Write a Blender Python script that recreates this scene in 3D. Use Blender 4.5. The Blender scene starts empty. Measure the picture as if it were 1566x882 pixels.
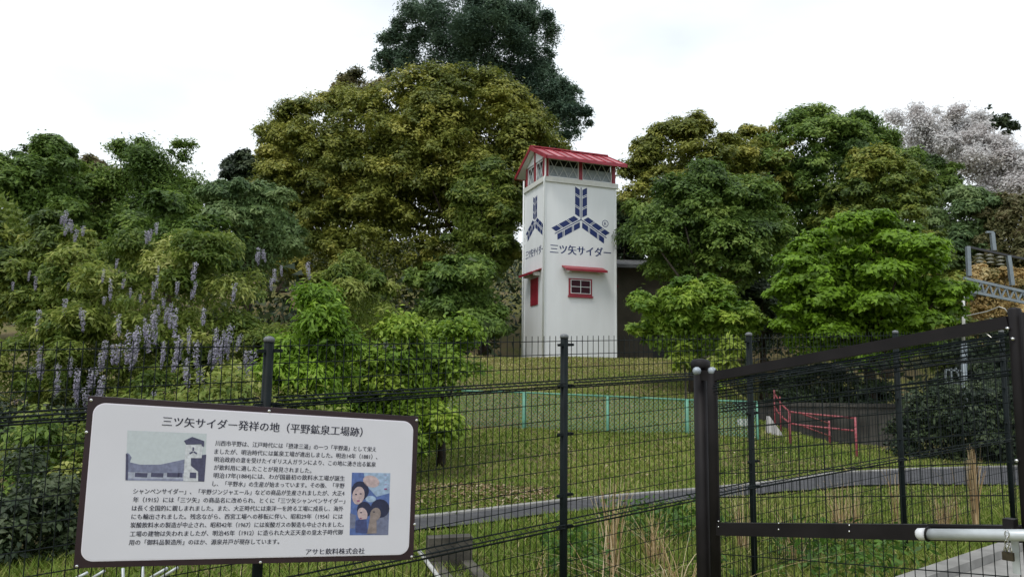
import bpy, math, random
import numpy as np
from mathutils import Vector, Matrix
random.seed(7); RS = np.random.RandomState(11)
S = bpy.context.scene; COL = S.collection
PI = math.pi
# ------------------------------------------------------------------ camera, sky, sun, exposure
F, PITCH, ROLL, EYE = 1150.0, math.radians(6.9), math.radians(.75), np.array([0, 0, 1.6])
def _rx(a): c, s = math.cos(a), math.sin(a); return np.array([[1, 0, 0], [0, c, -s], [0, s, c]])
def _rz(a): c, s = math.cos(a), math.sin(a); return np.array([[c, -s, 0], [s, c, 0], [0, 0, 1]])
CM = _rx(PI/2+PITCH) @ _rz(ROLL)
cd = bpy.data.cameras.new('camera'); cam = bpy.data.objects.new('camera', cd); COL.objects.link(cam)
cam.matrix_world = Matrix.Translation(EYE) @ Matrix(CM.tolist()).to_4x4()
cd.sensor_fit = 'HORIZONTAL'; cd.sensor_width = 36; cd.lens = 36*F/1566; cd.clip_start = .05; cd.clip_end = 3000
S.camera = cam
S.view_settings.view_transform = 'Standard'; S.view_settings.look = 'None'
S.view_settings.exposure = 0.22; S.view_settings.gamma = 1
SUN_EL, SUN_AZ = math.radians(58), math.radians(215)     # azimuth clockwise from +Y: behind the camera, to the left
w = bpy.data.worlds.new('World'); S.world = w; w.use_nodes = True
N = w.node_tree.nodes; L = w.node_tree.links; N.clear()
sky = N.new('ShaderNodeTexSky'); sky.sky_type = 'NISHITA'; sky.sun_disc = False
sky.sun_elevation = SUN_EL; sky.sun_rotation = SUN_AZ; sky.air_density = 1.0; sky.dust_density = 2.0
tc = N.new('ShaderNodeTexCoord'); mp = N.new('ShaderNodeMapping'); mp.inputs['Scale'].default_value = (1, 1, 2.6)
nz = N.new('ShaderNodeTexNoise'); nz.inputs['Scale'].default_value = 1.7; nz.inputs['Detail'].default_value = 5; nz.inputs['Roughness'].default_value = .45
cr = N.new('ShaderNodeValToRGB'); cr.color_ramp.elements[0].position = .38; cr.color_ramp.elements[1].position = .58
cr.color_ramp.elements[0].color = (.60, .60, .60, 1); cr.color_ramp.elements[1].color = (1, 1, 1, 1)
mx = N.new('ShaderNodeMix'); mx.data_type = 'RGBA'
mx.inputs['B'].default_value = (9.7, 10.3, 10.8, 1)
bg = N.new('ShaderNodeBackground'); bg.inputs['Strength'].default_value = .1
out = N.new('ShaderNodeOutputWorld')
L.new(tc.outputs['Generated'], mp.inputs['Vector']); L.new(mp.outputs[0], nz.inputs['Vector']); L.new(nz.outputs['Fac'], cr.inputs[0])
L.new(cr.outputs[0], mx.inputs['Factor']); L.new(sky.outputs[0], mx.inputs['A'])
L.new(mx.outputs['Result'], bg.inputs['Color']); L.new(bg.outputs[0], out.inputs['Surface'])
sd = bpy.data.lights.new('sun', 'SUN'); sd.energy = 1.1; sd.angle = math.radians(14); sd.color = (1, .96, .9)
sun = bpy.data.objects.new('sun', sd); COL.objects.link(sun)
_s = Vector((math.sin(SUN_AZ)*math.cos(SUN_EL), math.cos(SUN_AZ)*math.cos(SUN_EL), math.sin(SUN_EL)))
sun.rotation_euler = _s.to_track_quat('Z', 'Y').to_euler(); sun.location = (0, 0, 60)

# ------------------------------------------------------------------ projection helpers (photo pixel -> place in the world)
def ray(px, py): return CM @ np.array([(px-783)/F, -(py-441)/F, -1.])
def P(px, py, Y): d = ray(px, py); return EYE + d*(Y/d[1])
def PG(px, py, z=0.): d = ray(px, py); return EYE + d*((z-1.6)/d[2])
def PP(px, py, o, n): d = ray(px, py); return EYE + d*(np.dot(np.asarray(o)-EYE, n)/np.dot(d, n))
def unit(v): v = np.asarray(v, float); return v/np.linalg.norm(v)

# ------------------------------------------------------------------ materials
MATS = {}
def nodes(m):
    m.use_nodes = True; return m.node_tree.nodes, m.node_tree.links
def mat(name, col, rough=.6, metal=0., var=.0, scale=8., bump=0., col2=None, spec=.5, detail=5, stretch=None):
    if name in MATS: return MATS[name]
    m = bpy.data.materials.new(name); n, l = nodes(m); b = n['Principled BSDF']
    b.inputs['Roughness'].default_value = rough; b.inputs['Metallic'].default_value = metal
    b.inputs['Specular IOR Level'].default_value = spec
    c2 = col2 or tuple(max(0, c*(1-var)) for c in col)
    t = n.new('ShaderNodeTexCoord'); z = n.new('ShaderNodeTexNoise'); z.inputs['Scale'].default_value = scale; z.inputs['Detail'].default_value = detail
    r = n.new('ShaderNodeValToRGB'); r.color_ramp.elements[0].position = .35; r.color_ramp.elements[1].position = .68
    r.color_ramp.elements[0].color = (*c2, 1); r.color_ramp.elements[1].color = (*col, 1)
    v_ = t.outputs['Object']
    if stretch:
        q_ = n.new('ShaderNodeMapping'); q_.inputs['Scale'].default_value = stretch; l.new(v_, q_.inputs['Vector']); v_ = q_.outputs[0]
    l.new(v_, z.inputs['Vector']); l.new(z.outputs['Fac'], r.inputs[0]); l.new(r.outputs[0], b.inputs['Base Color'])
    if bump:
        z2 = n.new('ShaderNodeTexNoise'); z2.inputs['Scale'].default_value = scale*6; z2.inputs['Detail'].default_value = 4
        bp = n.new('ShaderNodeBump'); bp.inputs['Strength'].default_value = bump; bp.inputs['Distance'].default_value = .01
        l.new(t.outputs['Object'], z2.inputs['Vector']); l.new(z2.outputs['Fac'], bp.inputs['Height']); l.new(bp.outputs[0], b.inputs['Normal'])
    MATS[name] = m; return m
def leafmat(name, cols, transl=.25, rough=.5, spec=.35):
    """colour picked leaf by leaf (face attribute 'tint') from a ramp of this species' leaf colours"""
    if name in MATS: return MATS[name]
    m = bpy.data.materials.new(name); n, l = nodes(m); b = n['Principled BSDF']
    b.inputs['Roughness'].default_value = rough; b.inputs['Specular IOR Level'].default_value = spec
    a = n.new('ShaderNodeAttribute'); a.attribute_name = 'tint'
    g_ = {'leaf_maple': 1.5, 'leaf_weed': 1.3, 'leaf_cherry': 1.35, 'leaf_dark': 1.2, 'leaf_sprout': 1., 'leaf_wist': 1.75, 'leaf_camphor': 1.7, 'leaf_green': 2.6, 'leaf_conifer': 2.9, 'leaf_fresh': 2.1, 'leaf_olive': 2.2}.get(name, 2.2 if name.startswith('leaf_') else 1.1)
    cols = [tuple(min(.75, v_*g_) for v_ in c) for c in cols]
    r = n.new('ShaderNodeValToRGB'); e = r.color_ramp.elements
    while len(e) < len(cols): e.new(.5)
    for i, c in enumerate(cols): e[i].position = i/(len(cols)-1); e[i].color = (*c, 1)
    l.new(a.outputs['Fac'], r.inputs[0]); l.new(r.outputs[0], b.inputs['Base Color'])
    if transl:
        t = n.new('ShaderNodeBsdfTranslucent'); l.new(r.outputs[0], t.inputs['Color'])
        x = n.new('ShaderNodeMixShader'); x.inputs[0].default_value = transl
        l.new(b.outputs[0], x.inputs[1]); l.new(t.outputs[0], x.inputs[2]); l.new(x.outputs[0], n['Material Output'].inputs['Surface'])
    MATS[name] = m; return m

# ------------------------------------------------------------------ mesh helpers
class MB:
    def __init__(s): s.v = []; s.f = []; s.m = []
    def add(s, vs, fs, mi=0):
        o = len(s.v); s.v += [tuple(float(c) for c in p) for p in vs]; s.f += [tuple(i+o for i in f) for f in fs]; s.m += [mi]*len(fs); return s
    def hexa(s, p, mi=0):   # 8 corners: bottom 4 (ccw), top 4
        return s.add(p, [(0, 3, 2, 1), (4, 5, 6, 7), (0, 1, 5, 4), (1, 2, 6, 5), (2, 3, 7, 6), (3, 0, 4, 7)], mi)
    def obox(s, o, U, V, W, mi=0):   # corner + three edge vectors
        o, U, V, W = map(np.asarray, (o, U, V, W)); return s.hexa([o, o+U, o+U+V, o+V, o+W, o+U+W, o+U+V+W, o+V+W], mi)
    def box(s, x0, x1, y0, y1, z0, z1, mi=0):
        return s.obox((x0, y0, z0), (x1-x0, 0, 0), (0, y1-y0, 0), (0, 0, z1-z0), mi)
    def bar(s, a, b, w_, h_, mi=0, up=(0, 0, 1)):   # rectangular bar between two points, w_ across, h_ along up
        a = np.asarray(a, float); b = np.asarray(b, float); d = unit(b-a); x = unit(np.cross(d, up)); y = np.cross(x, d)
        o = a-x*w_/2-y*h_/2; return s.obox(o, x*w_, b-a, y*h_, mi)
    def tube(s, pts, r, n=6, mi=0, cap=True):
        pts = [np.asarray(p, float) for p in pts]; k = len(pts); rr = r if hasattr(r, '__len__') else [r]*k
        rings = []; ref = np.array([0, 0, 1.])
        for i, p in enumerate(pts):
            d = unit(pts[min(i+1, k-1)]-pts[max(i-1, 0)])
            rf = ref if abs(d @ ref) < .95 else np.array([0, 1., 0])
            x = unit(np.cross(d, rf)); y = np.cross(d, x)
            rings += [p+rr[i]*(math.cos(2*PI*j/n)*x+math.sin(2*PI*j/n)*y) for j in range(n)]
        fs = [(i*n+j, i*n+(j+1) % n, (i+1)*n+(j+1) % n, (i+1)*n+j) for i in range(k-1) for j in range(n)]
        if cap: fs += [tuple(range(n))[::-1], tuple((k-1)*n+j for j in range(n))]
        return s.add(rings, fs, mi)
    def build(s, name, mats, parent=None, smooth=False, loc=None):
        me = bpy.data.meshes.new(name); me.from_pydata(s.v, [], s.f)
        for m in (mats if isinstance(mats, (list, tuple)) else [mats]): me.materials.append(m)
        me.polygons.foreach_set('material_index', s.m)
        if smooth: me.polygons.foreach_set('use_smooth', [True]*len(s.f))
        me.update(); return link(name, me, parent, loc)
def link(name, me, parent=None, loc=None):
    o = bpy.data.objects.new(name, me); COL.objects.link(o)
    if parent is not None:
        o.parent = parent; o.matrix_parent_inverse = Matrix.Identity(4)
        # meshes are written in world coordinates: undo the parent's place
        if loc is None: o.matrix_parent_inverse = world(parent).inverted()
    if loc is not None: o.location = loc
    return o
def world(o):
    m = Matrix.LocRotScale(o.location, o.rotation_euler, o.scale)
    return m if o.parent is None else world(o.parent) @ o.matrix_parent_inverse @ m
def tag(o, label=None, cat=None, group=None, kind=None):
    if label: o['label'] = label
    if cat: o['category'] = cat
    if group: o['group'] = group
    if kind: o['kind'] = kind
    return o
def thing(name, loc, label, cat, group=None):
    o = bpy.data.objects.new(name, None); o.location = tuple(float(c) for c in loc); o.empty_display_size = .2; COL.objects.link(o)
    return tag(o, label, cat, group)

def leaf_mesh(name, pos, nrm, Ln, Wd, tint, droop=0., m=None, parent=None, fold=.12, tri=False):
    n = len(pos); nrm = nrm/np.linalg.norm(nrm, axis=1, keepdims=True)
    t = RS.normal(size=(n, 3)); t[:, 2] -= droop; t -= nrm*np.sum(t*nrm, 1, keepdims=True); t /= np.linalg.norm(t, axis=1, keepdims=True)
    b = np.cross(nrm, t); s = (.65+.7*RS.rand(n, 1)); l_ = Ln*s; w_ = Wd*s
    if tri:
        v = np.empty((n, 3, 3)); v[:, 0] = pos-b*w_*.55; v[:, 1] = pos+b*w_*.55; v[:, 2] = pos+t*l_; return quads(name, v, tint, m, parent, 3)
    v = np.empty((n, 4, 3)); v[:, 0] = pos; v[:, 1] = pos+t*l_*.45+b*w_*.5+nrm*l_*fold; v[:, 2] = pos+t*l_-nrm*l_*fold*.5; v[:, 3] = pos+t*l_*.45-b*w_*.5+nrm*l_*fold*.6
    return quads(name, v, tint, m, parent)
def quads(name, v, tint, m, parent=None, k=4):
    n = len(v); me = bpy.data.meshes.new(name); me.vertices.add(n*k); me.vertices.foreach_set('co', v.reshape(-1))
    me.loops.add(n*k); me.loops.foreach_set('vertex_index', np.arange(n*k, dtype=np.int32))
    me.polygons.add(n); me.polygons.foreach_set('loop_start', np.arange(0, n*k, k, dtype=np.int32)); me.polygons.foreach_set('loop_total', np.full(n, k, np.int32))
    a = me.attributes.new('tint', 'FLOAT', 'FACE'); a.data.foreach_set('value', np.clip(tint, 0, 1).astype(np.float32))
    me.materials.append(m); me.update(calc_edges=True); return link(name, me, parent)
def ssm(x, a, b): t = np.clip((x-a)/(b-a), 0, 1); return t*t*(3-2*t)
def udir(n): d = RS.normal(size=(n, 3)); return d/np.linalg.norm(d, axis=1, keepdims=True)

# ------------------------------------------------------------------ terrain
def H(x, y):
    x = np.asarray(x, float); y = np.asarray(y, float)
    t = np.clip((y-12.5)/(28.0-12.5), 0, 1); mound = 2.42*(t**1.35)*(1-.10*t)/.90
    sx = x-np.clip(y-18, 0, 12)*.16; fx = 1-ssm(sx, 4.9, 8.6)*(1-ssm(y, 30, 38)); z = mound*fx
    z = z+np.clip(y-35, 0, 60)*.26*(1-.25*ssm(x, 8, 16))+.35*ssm(y, 22, 30)*ssm(x, 9, 14)
    z = z+ssm(-x, 2.2, 6)*ssm(y, 6, 14)*.9
    z = z+.04*np.sin(x*1.3+.6*y)*np.cos(y*.9-.4*x)*ssm(y, 5, 12)*np.clip(1.6-np.abs(y-10.5)*0, 0, 1)*ssm(np.abs(y-path_y(x)), .7, 2.)
    return z-ssm(y, 160, 300)*0
PATH = [(-6, 7.1), (-1.0, 8.4), (.75, 9.75), (2.9, 11.0), (5.67, 12.7), (8.8, 13.6), (14, 14.2), (30, 15.5)]
def path_y(x): return np.interp(x, [p[0] for p in PATH], [p[1] for p in PATH])
def path_w(x): return np.interp(x, [-6, 3.5, 6.5, 9, 30], [.65, .75, 1.2, 2.6, 3.2])
xs = np.unique(np.concatenate([np.linspace(-400, -40, 13), np.linspace(-40, -12, 29), np.linspace(-12, 16, 113), np.linspace(16, 44, 29), np.linspace(44, 400, 13)]))
ys = np.unique(np.concatenate([np.linspace(-60, -2, 12), np.linspace(-2, 32, 137), np.linspace(32, 100, 69), np.linspace(100, 600, 20)]))
X, Y = np.meshgrid(xs, ys); Z = H(X, Y)
me = bpy.data.meshes.new('ground'); nx, ny = len(xs), len(ys)
me.from_pydata(np.stack([X.ravel(), Y.ravel(), Z.ravel()], 1).tolist(), [], [(j*nx+i, j*nx+i+1, (j+1)*nx+i+1, (j+1)*nx+i) for j in range(ny-1) for i in range(nx-1)])
me.polygons.foreach_set('use_smooth', [True]*len(me.polygons))
gm = bpy.data.materials.new('meadow_soil'); n, l = nodes(gm); b = n['Principled BSDF']; b.inputs['Roughness'].default_value = .95; b.inputs['Specular IOR Level'].default_value = .1
t = n.new('ShaderNodeTexCoord')
def noise(sc, det=6):
    z = n.new('ShaderNodeTexNoise'); z.inputs['Scale'].default_value = sc; z.inputs['Detail'].default_value = det; l.new(t.outputs['Object'], z.inputs['Vector']); return z
def ramp(src, a, ca, b_, cb):
    r = n.new('ShaderNodeValToRGB'); r.color_ramp.elements[0].position = a; r.color_ramp.elements[1].position = b_; r.color_ramp.elements[0].color = (*ca, 1); r.color_ramp.elements[1].color = (*cb, 1); l.new(src, r.inputs[0]); return r
r1 = ramp(noise(9).outputs['Fac'], .35, (.11, .115, .035), .65, (.20, .195, .065)); r2 = ramp(noise(30).outputs['Fac'], .4, (.15, .12, .06), .7, (.23, .19, .10)); k = ramp(noise(.55, 4).outputs['Fac'], .46, (0, 0, 0), .6, (1, 1, 1))
mxg = n.new('ShaderNodeMix'); mxg.data_type = 'RGBA'; l.new(k.outputs[0], mxg.inputs['Factor']); l.new(r1.outputs[0], mxg.inputs['A']); l.new(r2.outputs[0], mxg.inputs['B']); l.new(mxg.outputs['Result'], b.inputs['Base Color'])
me.materials.append(gm); tag(link('ground', me), kind='structure')
# path across the meadow, with a paler kerb strip along its far edge
asphalt = mat('worn_path_asphalt', (.095, .095, .10), .9, var=.3, scale=6, bump=.5, spec=.2)
concrete = mat('weathered_concrete', (.36, .35, .33), .9, var=.35, scale=3, bump=.5, spec=.2)
dconcrete = mat('shade_toned_stained_concrete', (.10, .095, .085), .95, var=.6, scale=1.2, bump=.6, spec=.15)  # base tone lowered to carry the shade of trees over the wall
mb = MB(); kb = MB(); px_ = np.arange(-2.4, 30.01, .25); q = []; kq = []
for x in px_:
    yc, wd = float(path_y(x)), float(path_w(x)); wob = .04*math.sin(x*5.1)
    for dy in (-wd/2+wob, 0, wd/2): q.append((x, yc+dy, float(H(x, yc+dy))+.03 if dy else .03+float(H(x, yc))))
    y1 = yc+wd/2+.005; z0 = float(H(x, y1))
    kq += [(x, y1, z0-.1), (x, y1, z0+.05), (x, y1+.13, z0+.05), (x, y1+.13, z0-.1)]
m_ = len(px_)
mb.add(q, [(i*3+j, (i+1)*3+j, (i+1)*3+j+1, i*3+j+1) for i in range(m_-1) for j in range(2)]); tag(mb.build('path', asphalt), kind='structure')
kb.add(kq, [(i*4+j, (i+1)*4+j, (i+1)*4+(j+1) % 4, i*4+(j+1) % 4) for i in range(m_-1) for j in range(4)]); tag(kb.build('kerb', concrete), kind='structure')
# concrete apron inside the gate, bottom right, made of cast bays
pav = tag(thing('pavement', (4.4, 6.4, 0), None, None), kind='structure')
a0 = PG(1462, 884, .05); a1 = PG(1566, 845, .05); d_ = unit(a1-a0); a_ = a0-d_*2.0; perp = np.array([d_[1], -d_[0], 0])
for i in range(5):
    s0 = a_+d_*(i*1.9); MB().obox(s0+(0, 0, -.15), d_*1.88, perp*2.2, (0, 0, .17)).build('concrete_slab', concrete, pav)
ed = MB().obox(a_+(0, 0, -.15)-perp*.155, d_*9.5, perp*.15, (0, 0, .24)); ed.build('edge_kerb', concrete, pav)

# ------------------------------------------------------------------ grass and weeds
gl = leafmat('grass_blade', [(.085, .135, .018), (.145, .215, .032), (.225, .28, .055), (.34, .32, .11), (.45, .38, .2)], .2, .6, .2)
def scatter(n, x0, x1, y0, y1, py=1.0):
    return RS.uniform(x0, x1, n), y0+(y1-y0)*RS.rand(n)**py
bx_, by_ = [], []
for n_, a in ((85000, (-4.2, 6.8, 4.2, 10.5)), (60000, (-5, 10.5, 9, 17)), (60000, (-6, 9.5, 16, 29))):
    x, y = scatter(n_, *a); bx_.append(x); by_.append(y)
x = np.concatenate(bx_); y = np.concatenate(by_)
onp = np.abs(y-path_y(x)) < path_w(x)/2+.1
ap = ((x-a_[0])*perp[0]+(y-a_[1])*perp[1] > -.17)
kp = ~(onp | ap); x = x[kp]; y = y[kp]; n_ = len(x); z = H(x, y)
patch = .5+.5*np.sin(x*1.1+1.7*np.sin(y*.7))*np.cos(y*.83+1.3*np.sin(x*.6))
h = (.035+.045*RS.rand(n_))*(1+.4*patch)*np.where(y < 9.5, 1.35, 1.0)*np.where(y > 16, .8, 1); wd = .0035+.0010*y
th = RS.rand(n_)*2*PI; b0 = np.stack([x, y, z-.01], 1); ax = np.stack([np.cos(th), np.sin(th), 0*th], 1)*wd[:, None]
lean = RS.normal(size=(n_, 2))*.7*h[:, None]
tip = b0+np.stack([lean[:, 0], lean[:, 1], h], 1); v = np.stack([b0-ax, b0+ax, tip], 1)
gt = .18+.38*patch+.18*RS.normal(size=n_)+.34*ssm(y, 21, 28)+(RS.rand(n_) < .07)*.5
gt = gt*.9
tag(quads('grass', v, gt, gl, None, 3), 'short green grass with straw coloured patches covering the bank', 'grass', kind='stuff')
# fallen leaves on the slope and by the path
n_ = 4500; x, y = scatter(n_, -4, 6, 11, 28.5, .6); x2, y2 = scatter(2500, -2.5, .6, 9.3, 11.5); x = np.concatenate([x, x2]); y = np.concatenate([y, y2]); kp = ~(np.abs(y-path_y(x)) < path_w(x)/2+.15); x = x[kp]; y = y[kp]
ll = leafmat('fallen_leaf', [(.10, .06, .03), (.22, .15, .08), (.4, .33, .22)], 0, .8, .2)
tag(leaf_mesh('fallen_leaves', np.stack([x, y, H(x, y)+.05], 1), udir(len(x))*.5+(0, 0, 1), .05, .03, RS.rand(len(x)), 0, ll), 'brown and straw fallen leaves scattered over the bank', 'fallen leaves', kind='stuff')
# ------------------------------------------------------------------ trees
bark = mat('bark', (.075, .06, .045), .95, var=.5, scale=6, bump=.8, spec=.1)
palebark = mat('pale_bark', (.17, .15, .125), .95, var=.5, scale=6, bump=.8, spec=.1)
SP = {  # leaf colours
 'olive': [(.040, .055, .012), (.085, .10, .018), (.145, .15, .028), (.23, .215, .05)],
 'oliveg': [(.03, .05, .012), (.07, .10, .018), (.12, .14, .024), (.17, .17, .035)],
 'conifer': [(.019, .034, .024), (.03, .050, .032), (.044, .068, .04), (.06, .088, .05)],
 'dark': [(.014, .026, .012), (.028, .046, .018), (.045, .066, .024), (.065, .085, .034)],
 'green': [(.022, .040, .010), (.046, .078, .016), (.08, .12, .022), (.125, .16, .038)],
 'fresh': [(.045, .085, .008), (.085, .15, .014), (.14, .22, .022), (.21, .29, .04)],
 'maple': [(.048, .09, .006), (.088, .16, .010), (.14, .245, .016), (.19, .30, .025)],
 'camphor': [(.06, .12, .012), (.11, .18, .02), (.18, .26, .03), (.27, .33, .055)],
 'brownish': [(.035, .04, .016), (.07, .07, .028), (.11, .095, .045), (.16, .13, .075)],
 'hazegreen': [(.04, .07, .028), (.07, .11, .04), (.11, .15, .055), (.15, .19, .08)],
 'cherry': [(.42, .39, .38), (.55, .53, .52), (.60, .58, .58), (.38, .35, .31)],
 'wist': [(.05, .085, .014), (.11, .15, .026), (.19, .22, .05), (.30, .31, .10)],
 'sprout': [(.16, .24, .02), (.26, .36, .04), (.36, .44, .08), (.42, .46, .14)],
 'tan': [(.10, .09, .03), (.2, .15, .06), (.3, .22, .1), (.38, .3, .17)],
}
def clump_points(c, R, nb, br, ns, n, flat=.8, zmin=-.55, fill=.12, surf=.62, fuzz=0.):
    """crown = blobs on a rough ellipsoid, each of smaller sprays, each of leaves; returns positions, normals, a per-spray random"""
    c = np.asarray(c, float); R = np.asarray(R, float)
    d = udir(nb*6); d = d[d[:, 2] > zmin][:nb]; nb = len(d)
    rad = surf+(1-surf)*RS.rand(nb, 1)**.6; rad[: nb//7] *= .55
    bc = c+d*R*rad*(1-.42*br/np.mean(R)); bs = br*(.65+.7*RS.rand(nb))
    wgt = bs**2*np.where(d[:, 1] > .35, .3, 1.); wgt /= wgt.sum(); bi = RS.choice(nb, size=nb*ns, p=wgt)
    sd_ = udir(len(bi)); sd_[:, 2] = np.where(sd_[:, 2] < -.25, -sd_[:, 2], sd_[:, 2])
    sc = bc[bi]+sd_*(bs[bi]*(.5+.42*RS.rand(len(bi))))[:, None]*[1, 1, flat]; sr = bs[bi]*(.24+.22*RS.rand(len(bi)))
    li = RS.choice(len(bi), size=n, p=sr**2/np.sum(sr**2)); ld = udir(n); ld[:, 2] = np.where(ld[:, 2] < -.35, -ld[:, 2], ld[:, 2]); fl_ = (ld[:, 1] > 0) & (RS.rand(n) < .4); ld[fl_, 1] *= -1
    pos = sc[li]+ld*(sr[li]*(RS.rand(n)**.35+.4*np.abs(RS.normal(size=n))*(RS.rand(n) < .12)))[:, None]*[1, 1, flat]
    if fuzz: pos += RS.normal(size=(n, 3))*(fuzz*bs[bi[li]])[:, None]
    nrm = ld*.75+sd_[li]*.6+RS.normal(size=(n, 3))*.36+[0, 0, .55]
    tint = (.42+.17*RS.normal(size=nb))[bi[li]]+(.11*RS.normal(size=len(bi)))[li]+.13*RS.normal(size=n)
    nf = int(n*fill)
    if nf:
        fd = udir(nf); fp = c+fd*R*(RS.rand(nf, 1)**.4)*.78; pos[:nf] = fp; nrm[:nf] = udir(nf); tint[:nf] = .3+.2*RS.rand(nf)
    return pos, nrm, tint, bc, bs
def tree(name, label, cat, px, top, bot, hw, D, sp, n, leaf=(.2, .11), nb=40, br=.3, ns=14, droop=.3, depth=.8, group=None, fill=.12, trunk=True, zmin=-.55, extra=(), flat=.8, bk=None, dx=0, surf=.62, trans=.4, limbs=6, tr=None, fuzz=.05):
    c = P(px, (top+bot)/2, D); rx_ = hw/F*D; rz_ = (bot-top)/2/F*D; R = (rx_, rx_*depth, rz_)
    gx = float(c[0]+dx); g = float(H(gx, D)); g = min(g, c[2]-rz_*.5)
    root = thing(name, (gx, D, g), label, cat, group)
    if D >= 19: n = int(n*1.75); extra = [(*e_[:5], int(e_[5]*1.75), e_[6]) for e_ in extra]
    pos, nrm, ti, bc, bs = clump_points(c, R, nb, br*min(rx_, rz_), ns, n, flat, zmin, fill, surf, fuzz)
    if fill < .1: pass
    P_, N_, T_ = [pos], [nrm], [ti]
    for (ex, et, eb, ew, eD, en, enb) in extra:
        ec = P(ex, (et+eb)/2, eD); er = ew/F*eD; ez = (eb-et)/2/F*eD
        a, b_, t_, bb, _ = clump_points(ec, (er, er*depth, ez), enb, br*1.25*min(er, ez), ns, en, flat, zmin, fill, surf, fuzz); P_.append(a); N_.append(b_); T_.append(t_); bc = np.concatenate([bc, bb])
    pos = np.concatenate(P_); nrm = np.concatenate(N_); ti = np.concatenate(T_); kp = pos[:, 2] > H(pos[:, 0], pos[:, 1])+.02
    far = D >= 19; ls = .8 if D >= 28 else .9
    leaf_mesh('crown', pos[kp], nrm[kp], leaf[0]*ls*(1.12 if far else 1), leaf[1]*ls*(1.2 if far else 1), ti[kp], droop, leafmat('leaf_'+sp, SP[sp], trans), root, tri=far)
    if trunk:
        r0 = tr or max(.035, .045*(c[2]-g)*.8+.03*rx_*.5); bm_ = bk or bark; mid = np.array([c[0]*.7+gx*.3, D, g+(c[2]-g)*.55])
        MB().tube([(gx, D, g-.2), (gx+.1*r0, D, g+.3), mid, c], [r0*1.3, r0, r0*.72, r0*.4], 9).build('trunk', bm_, root, True)
        idx = RS.permutation(len(bc))[:limbs]
        for i in idx:
            e = bc[i]-[0, .35*bs[i % len(bs)], 0]; s = mid*(.65)+c*.35 if RS.rand() < .5 else mid; m2 = (s*.45+e*.55)+[0, 0, -.08*np.linalg.norm(e-s)]
            MB().tube([s, m2, e], [r0*.38, r0*.24, r0*.08], 6).build('branch', bm_, root, True)
    return root, c, R, bc

G_BACK = 'trees on the hillside behind the tower'
tree('evergreen_tree', 'huge olive green broadleaf evergreen with golden new leaves, rising behind the white tower', 'tree', 712, 103, 430, 152, 39, 'olive', 95000, (.18, .105), 210, .19, 9, surf=.84, extra=[(620, 114, 430, 130, 38.5, 44000, 120), (560, 300, 500, 130, 37, 24000, 60)], trans=.36, group=G_BACK)
tree('evergreen_tree', 'broad olive green evergreen joined to the left flank of the biggest tree', 'tree', 515, 128, 460, 132, 40, 'olive', 56000, (.18, .105), 190, .19, 9, surf=.84, extra=[(415, 215, 470, 60, 38, 16000, 30)], trans=.36, group=G_BACK)
tree('evergreen_tree', 'smaller rounded olive green tree standing close to the left side of the tower', 'tree', 742, 222, 470, 64, 34, 'oliveg', 42000, (.2, .11), 34, .3, 16, trans=.36, group=G_BACK)
tree('conifer_tree', 'tall dark bluish green tree topping every other, cut by the upper edge of the photo', 'tree', 725, -30, 170, 128, 55, 'conifer', 46000, (.24, .085), 150, .13, 5, fill=.12, surf=.2, zmin=-.95, extra=[(612, 25, 135, 42, 54, 8000, 44), (585, 72, 120, 24, 54, 2500, 14), (872, 112, 240, 38, 53, 9500, 40), (835, 70, 235, 52, 54, 15000, 56), (800, 60, 230, 60, 56, 12000, 36), (650, -20, 60, 34, 55, 3500, 20), (810, -10, 110, 52, 55, 8500, 36)], trans=.3, limbs=26, tr=.2, fuzz=.42, group=G_BACK)
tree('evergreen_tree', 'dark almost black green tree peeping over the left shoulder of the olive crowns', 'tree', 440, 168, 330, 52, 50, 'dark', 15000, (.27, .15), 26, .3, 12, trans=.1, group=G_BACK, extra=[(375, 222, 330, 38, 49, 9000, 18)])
tree('broadleaf_tree', 'pale thin crowned tree at the skyline left of the dark tall one', 'tree', 540, 103, 190, 60, 48, 'brownish', 5500, (.24, .11), 30, .22, 6, fill=0, surf=.3, trans=.3, limbs=12, fuzz=.35, tr=.1, group=G_BACK)
tree('broadleaf_tree', 'mid green tree with feathery top standing third from the left edge on the skyline', 'tree', 235, 215, 420, 85, 36, 'green', 34000, (.2, .085), 60, .2, 9, fill=.08, surf=.35, droop=.6, limbs=12, fuzz=.45, zmin=-.8, tr=.1, extra=[(205, 205, 260, 42, 36, 1200, 14), (275, 212, 260, 30, 36, 700, 10)], group=G_BACK)
tree('broadleaf_tree', 'deep green tree at the skyline near the left edge of the photo', 'tree', 60, 206, 420, 95, 34, 'green', 42000, (.22, .11), 40, .27, 14, limbs=8, group=G_BACK)
tree('broadleaf_tree', 'brownish green tree wedged between the two green ones at far left', 'tree', 150, 238, 420, 62, 38, 'brownish', 26000, (.24, .12), 30, .28, 12, group=G_BACK)
tree('broadleaf_tree', 'olive brown crown cut off by the left edge of the photo', 'tree', -25, 250, 560, 85, 24, 'oliveg', 30000, (.17, .09), 36, .28, 12)
tree('broadleaf_tree', 'grey green airy tree below the left shoulder of the olive crowns', 'tree', 385, 270, 450, 95, 30, 'hazegreen', 36000, (.19, .08), 40, .26, 12, droop=.6)
tree('broadleaf_tree', 'small green tree behind the top of the wisteria mound', 'tree', 265, 300, 470, 95, 24, 'green', 30000, (.15, .07), 36, .27, 12, droop=.5)
tree('broadleaf_tree', 'dull green low tree at the left edge behind the wisteria', 'tree', 85, 320, 560, 90, 19, 'oliveg', 30000, (.13, .06), 36, .28, 12, droop=.6)
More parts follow.
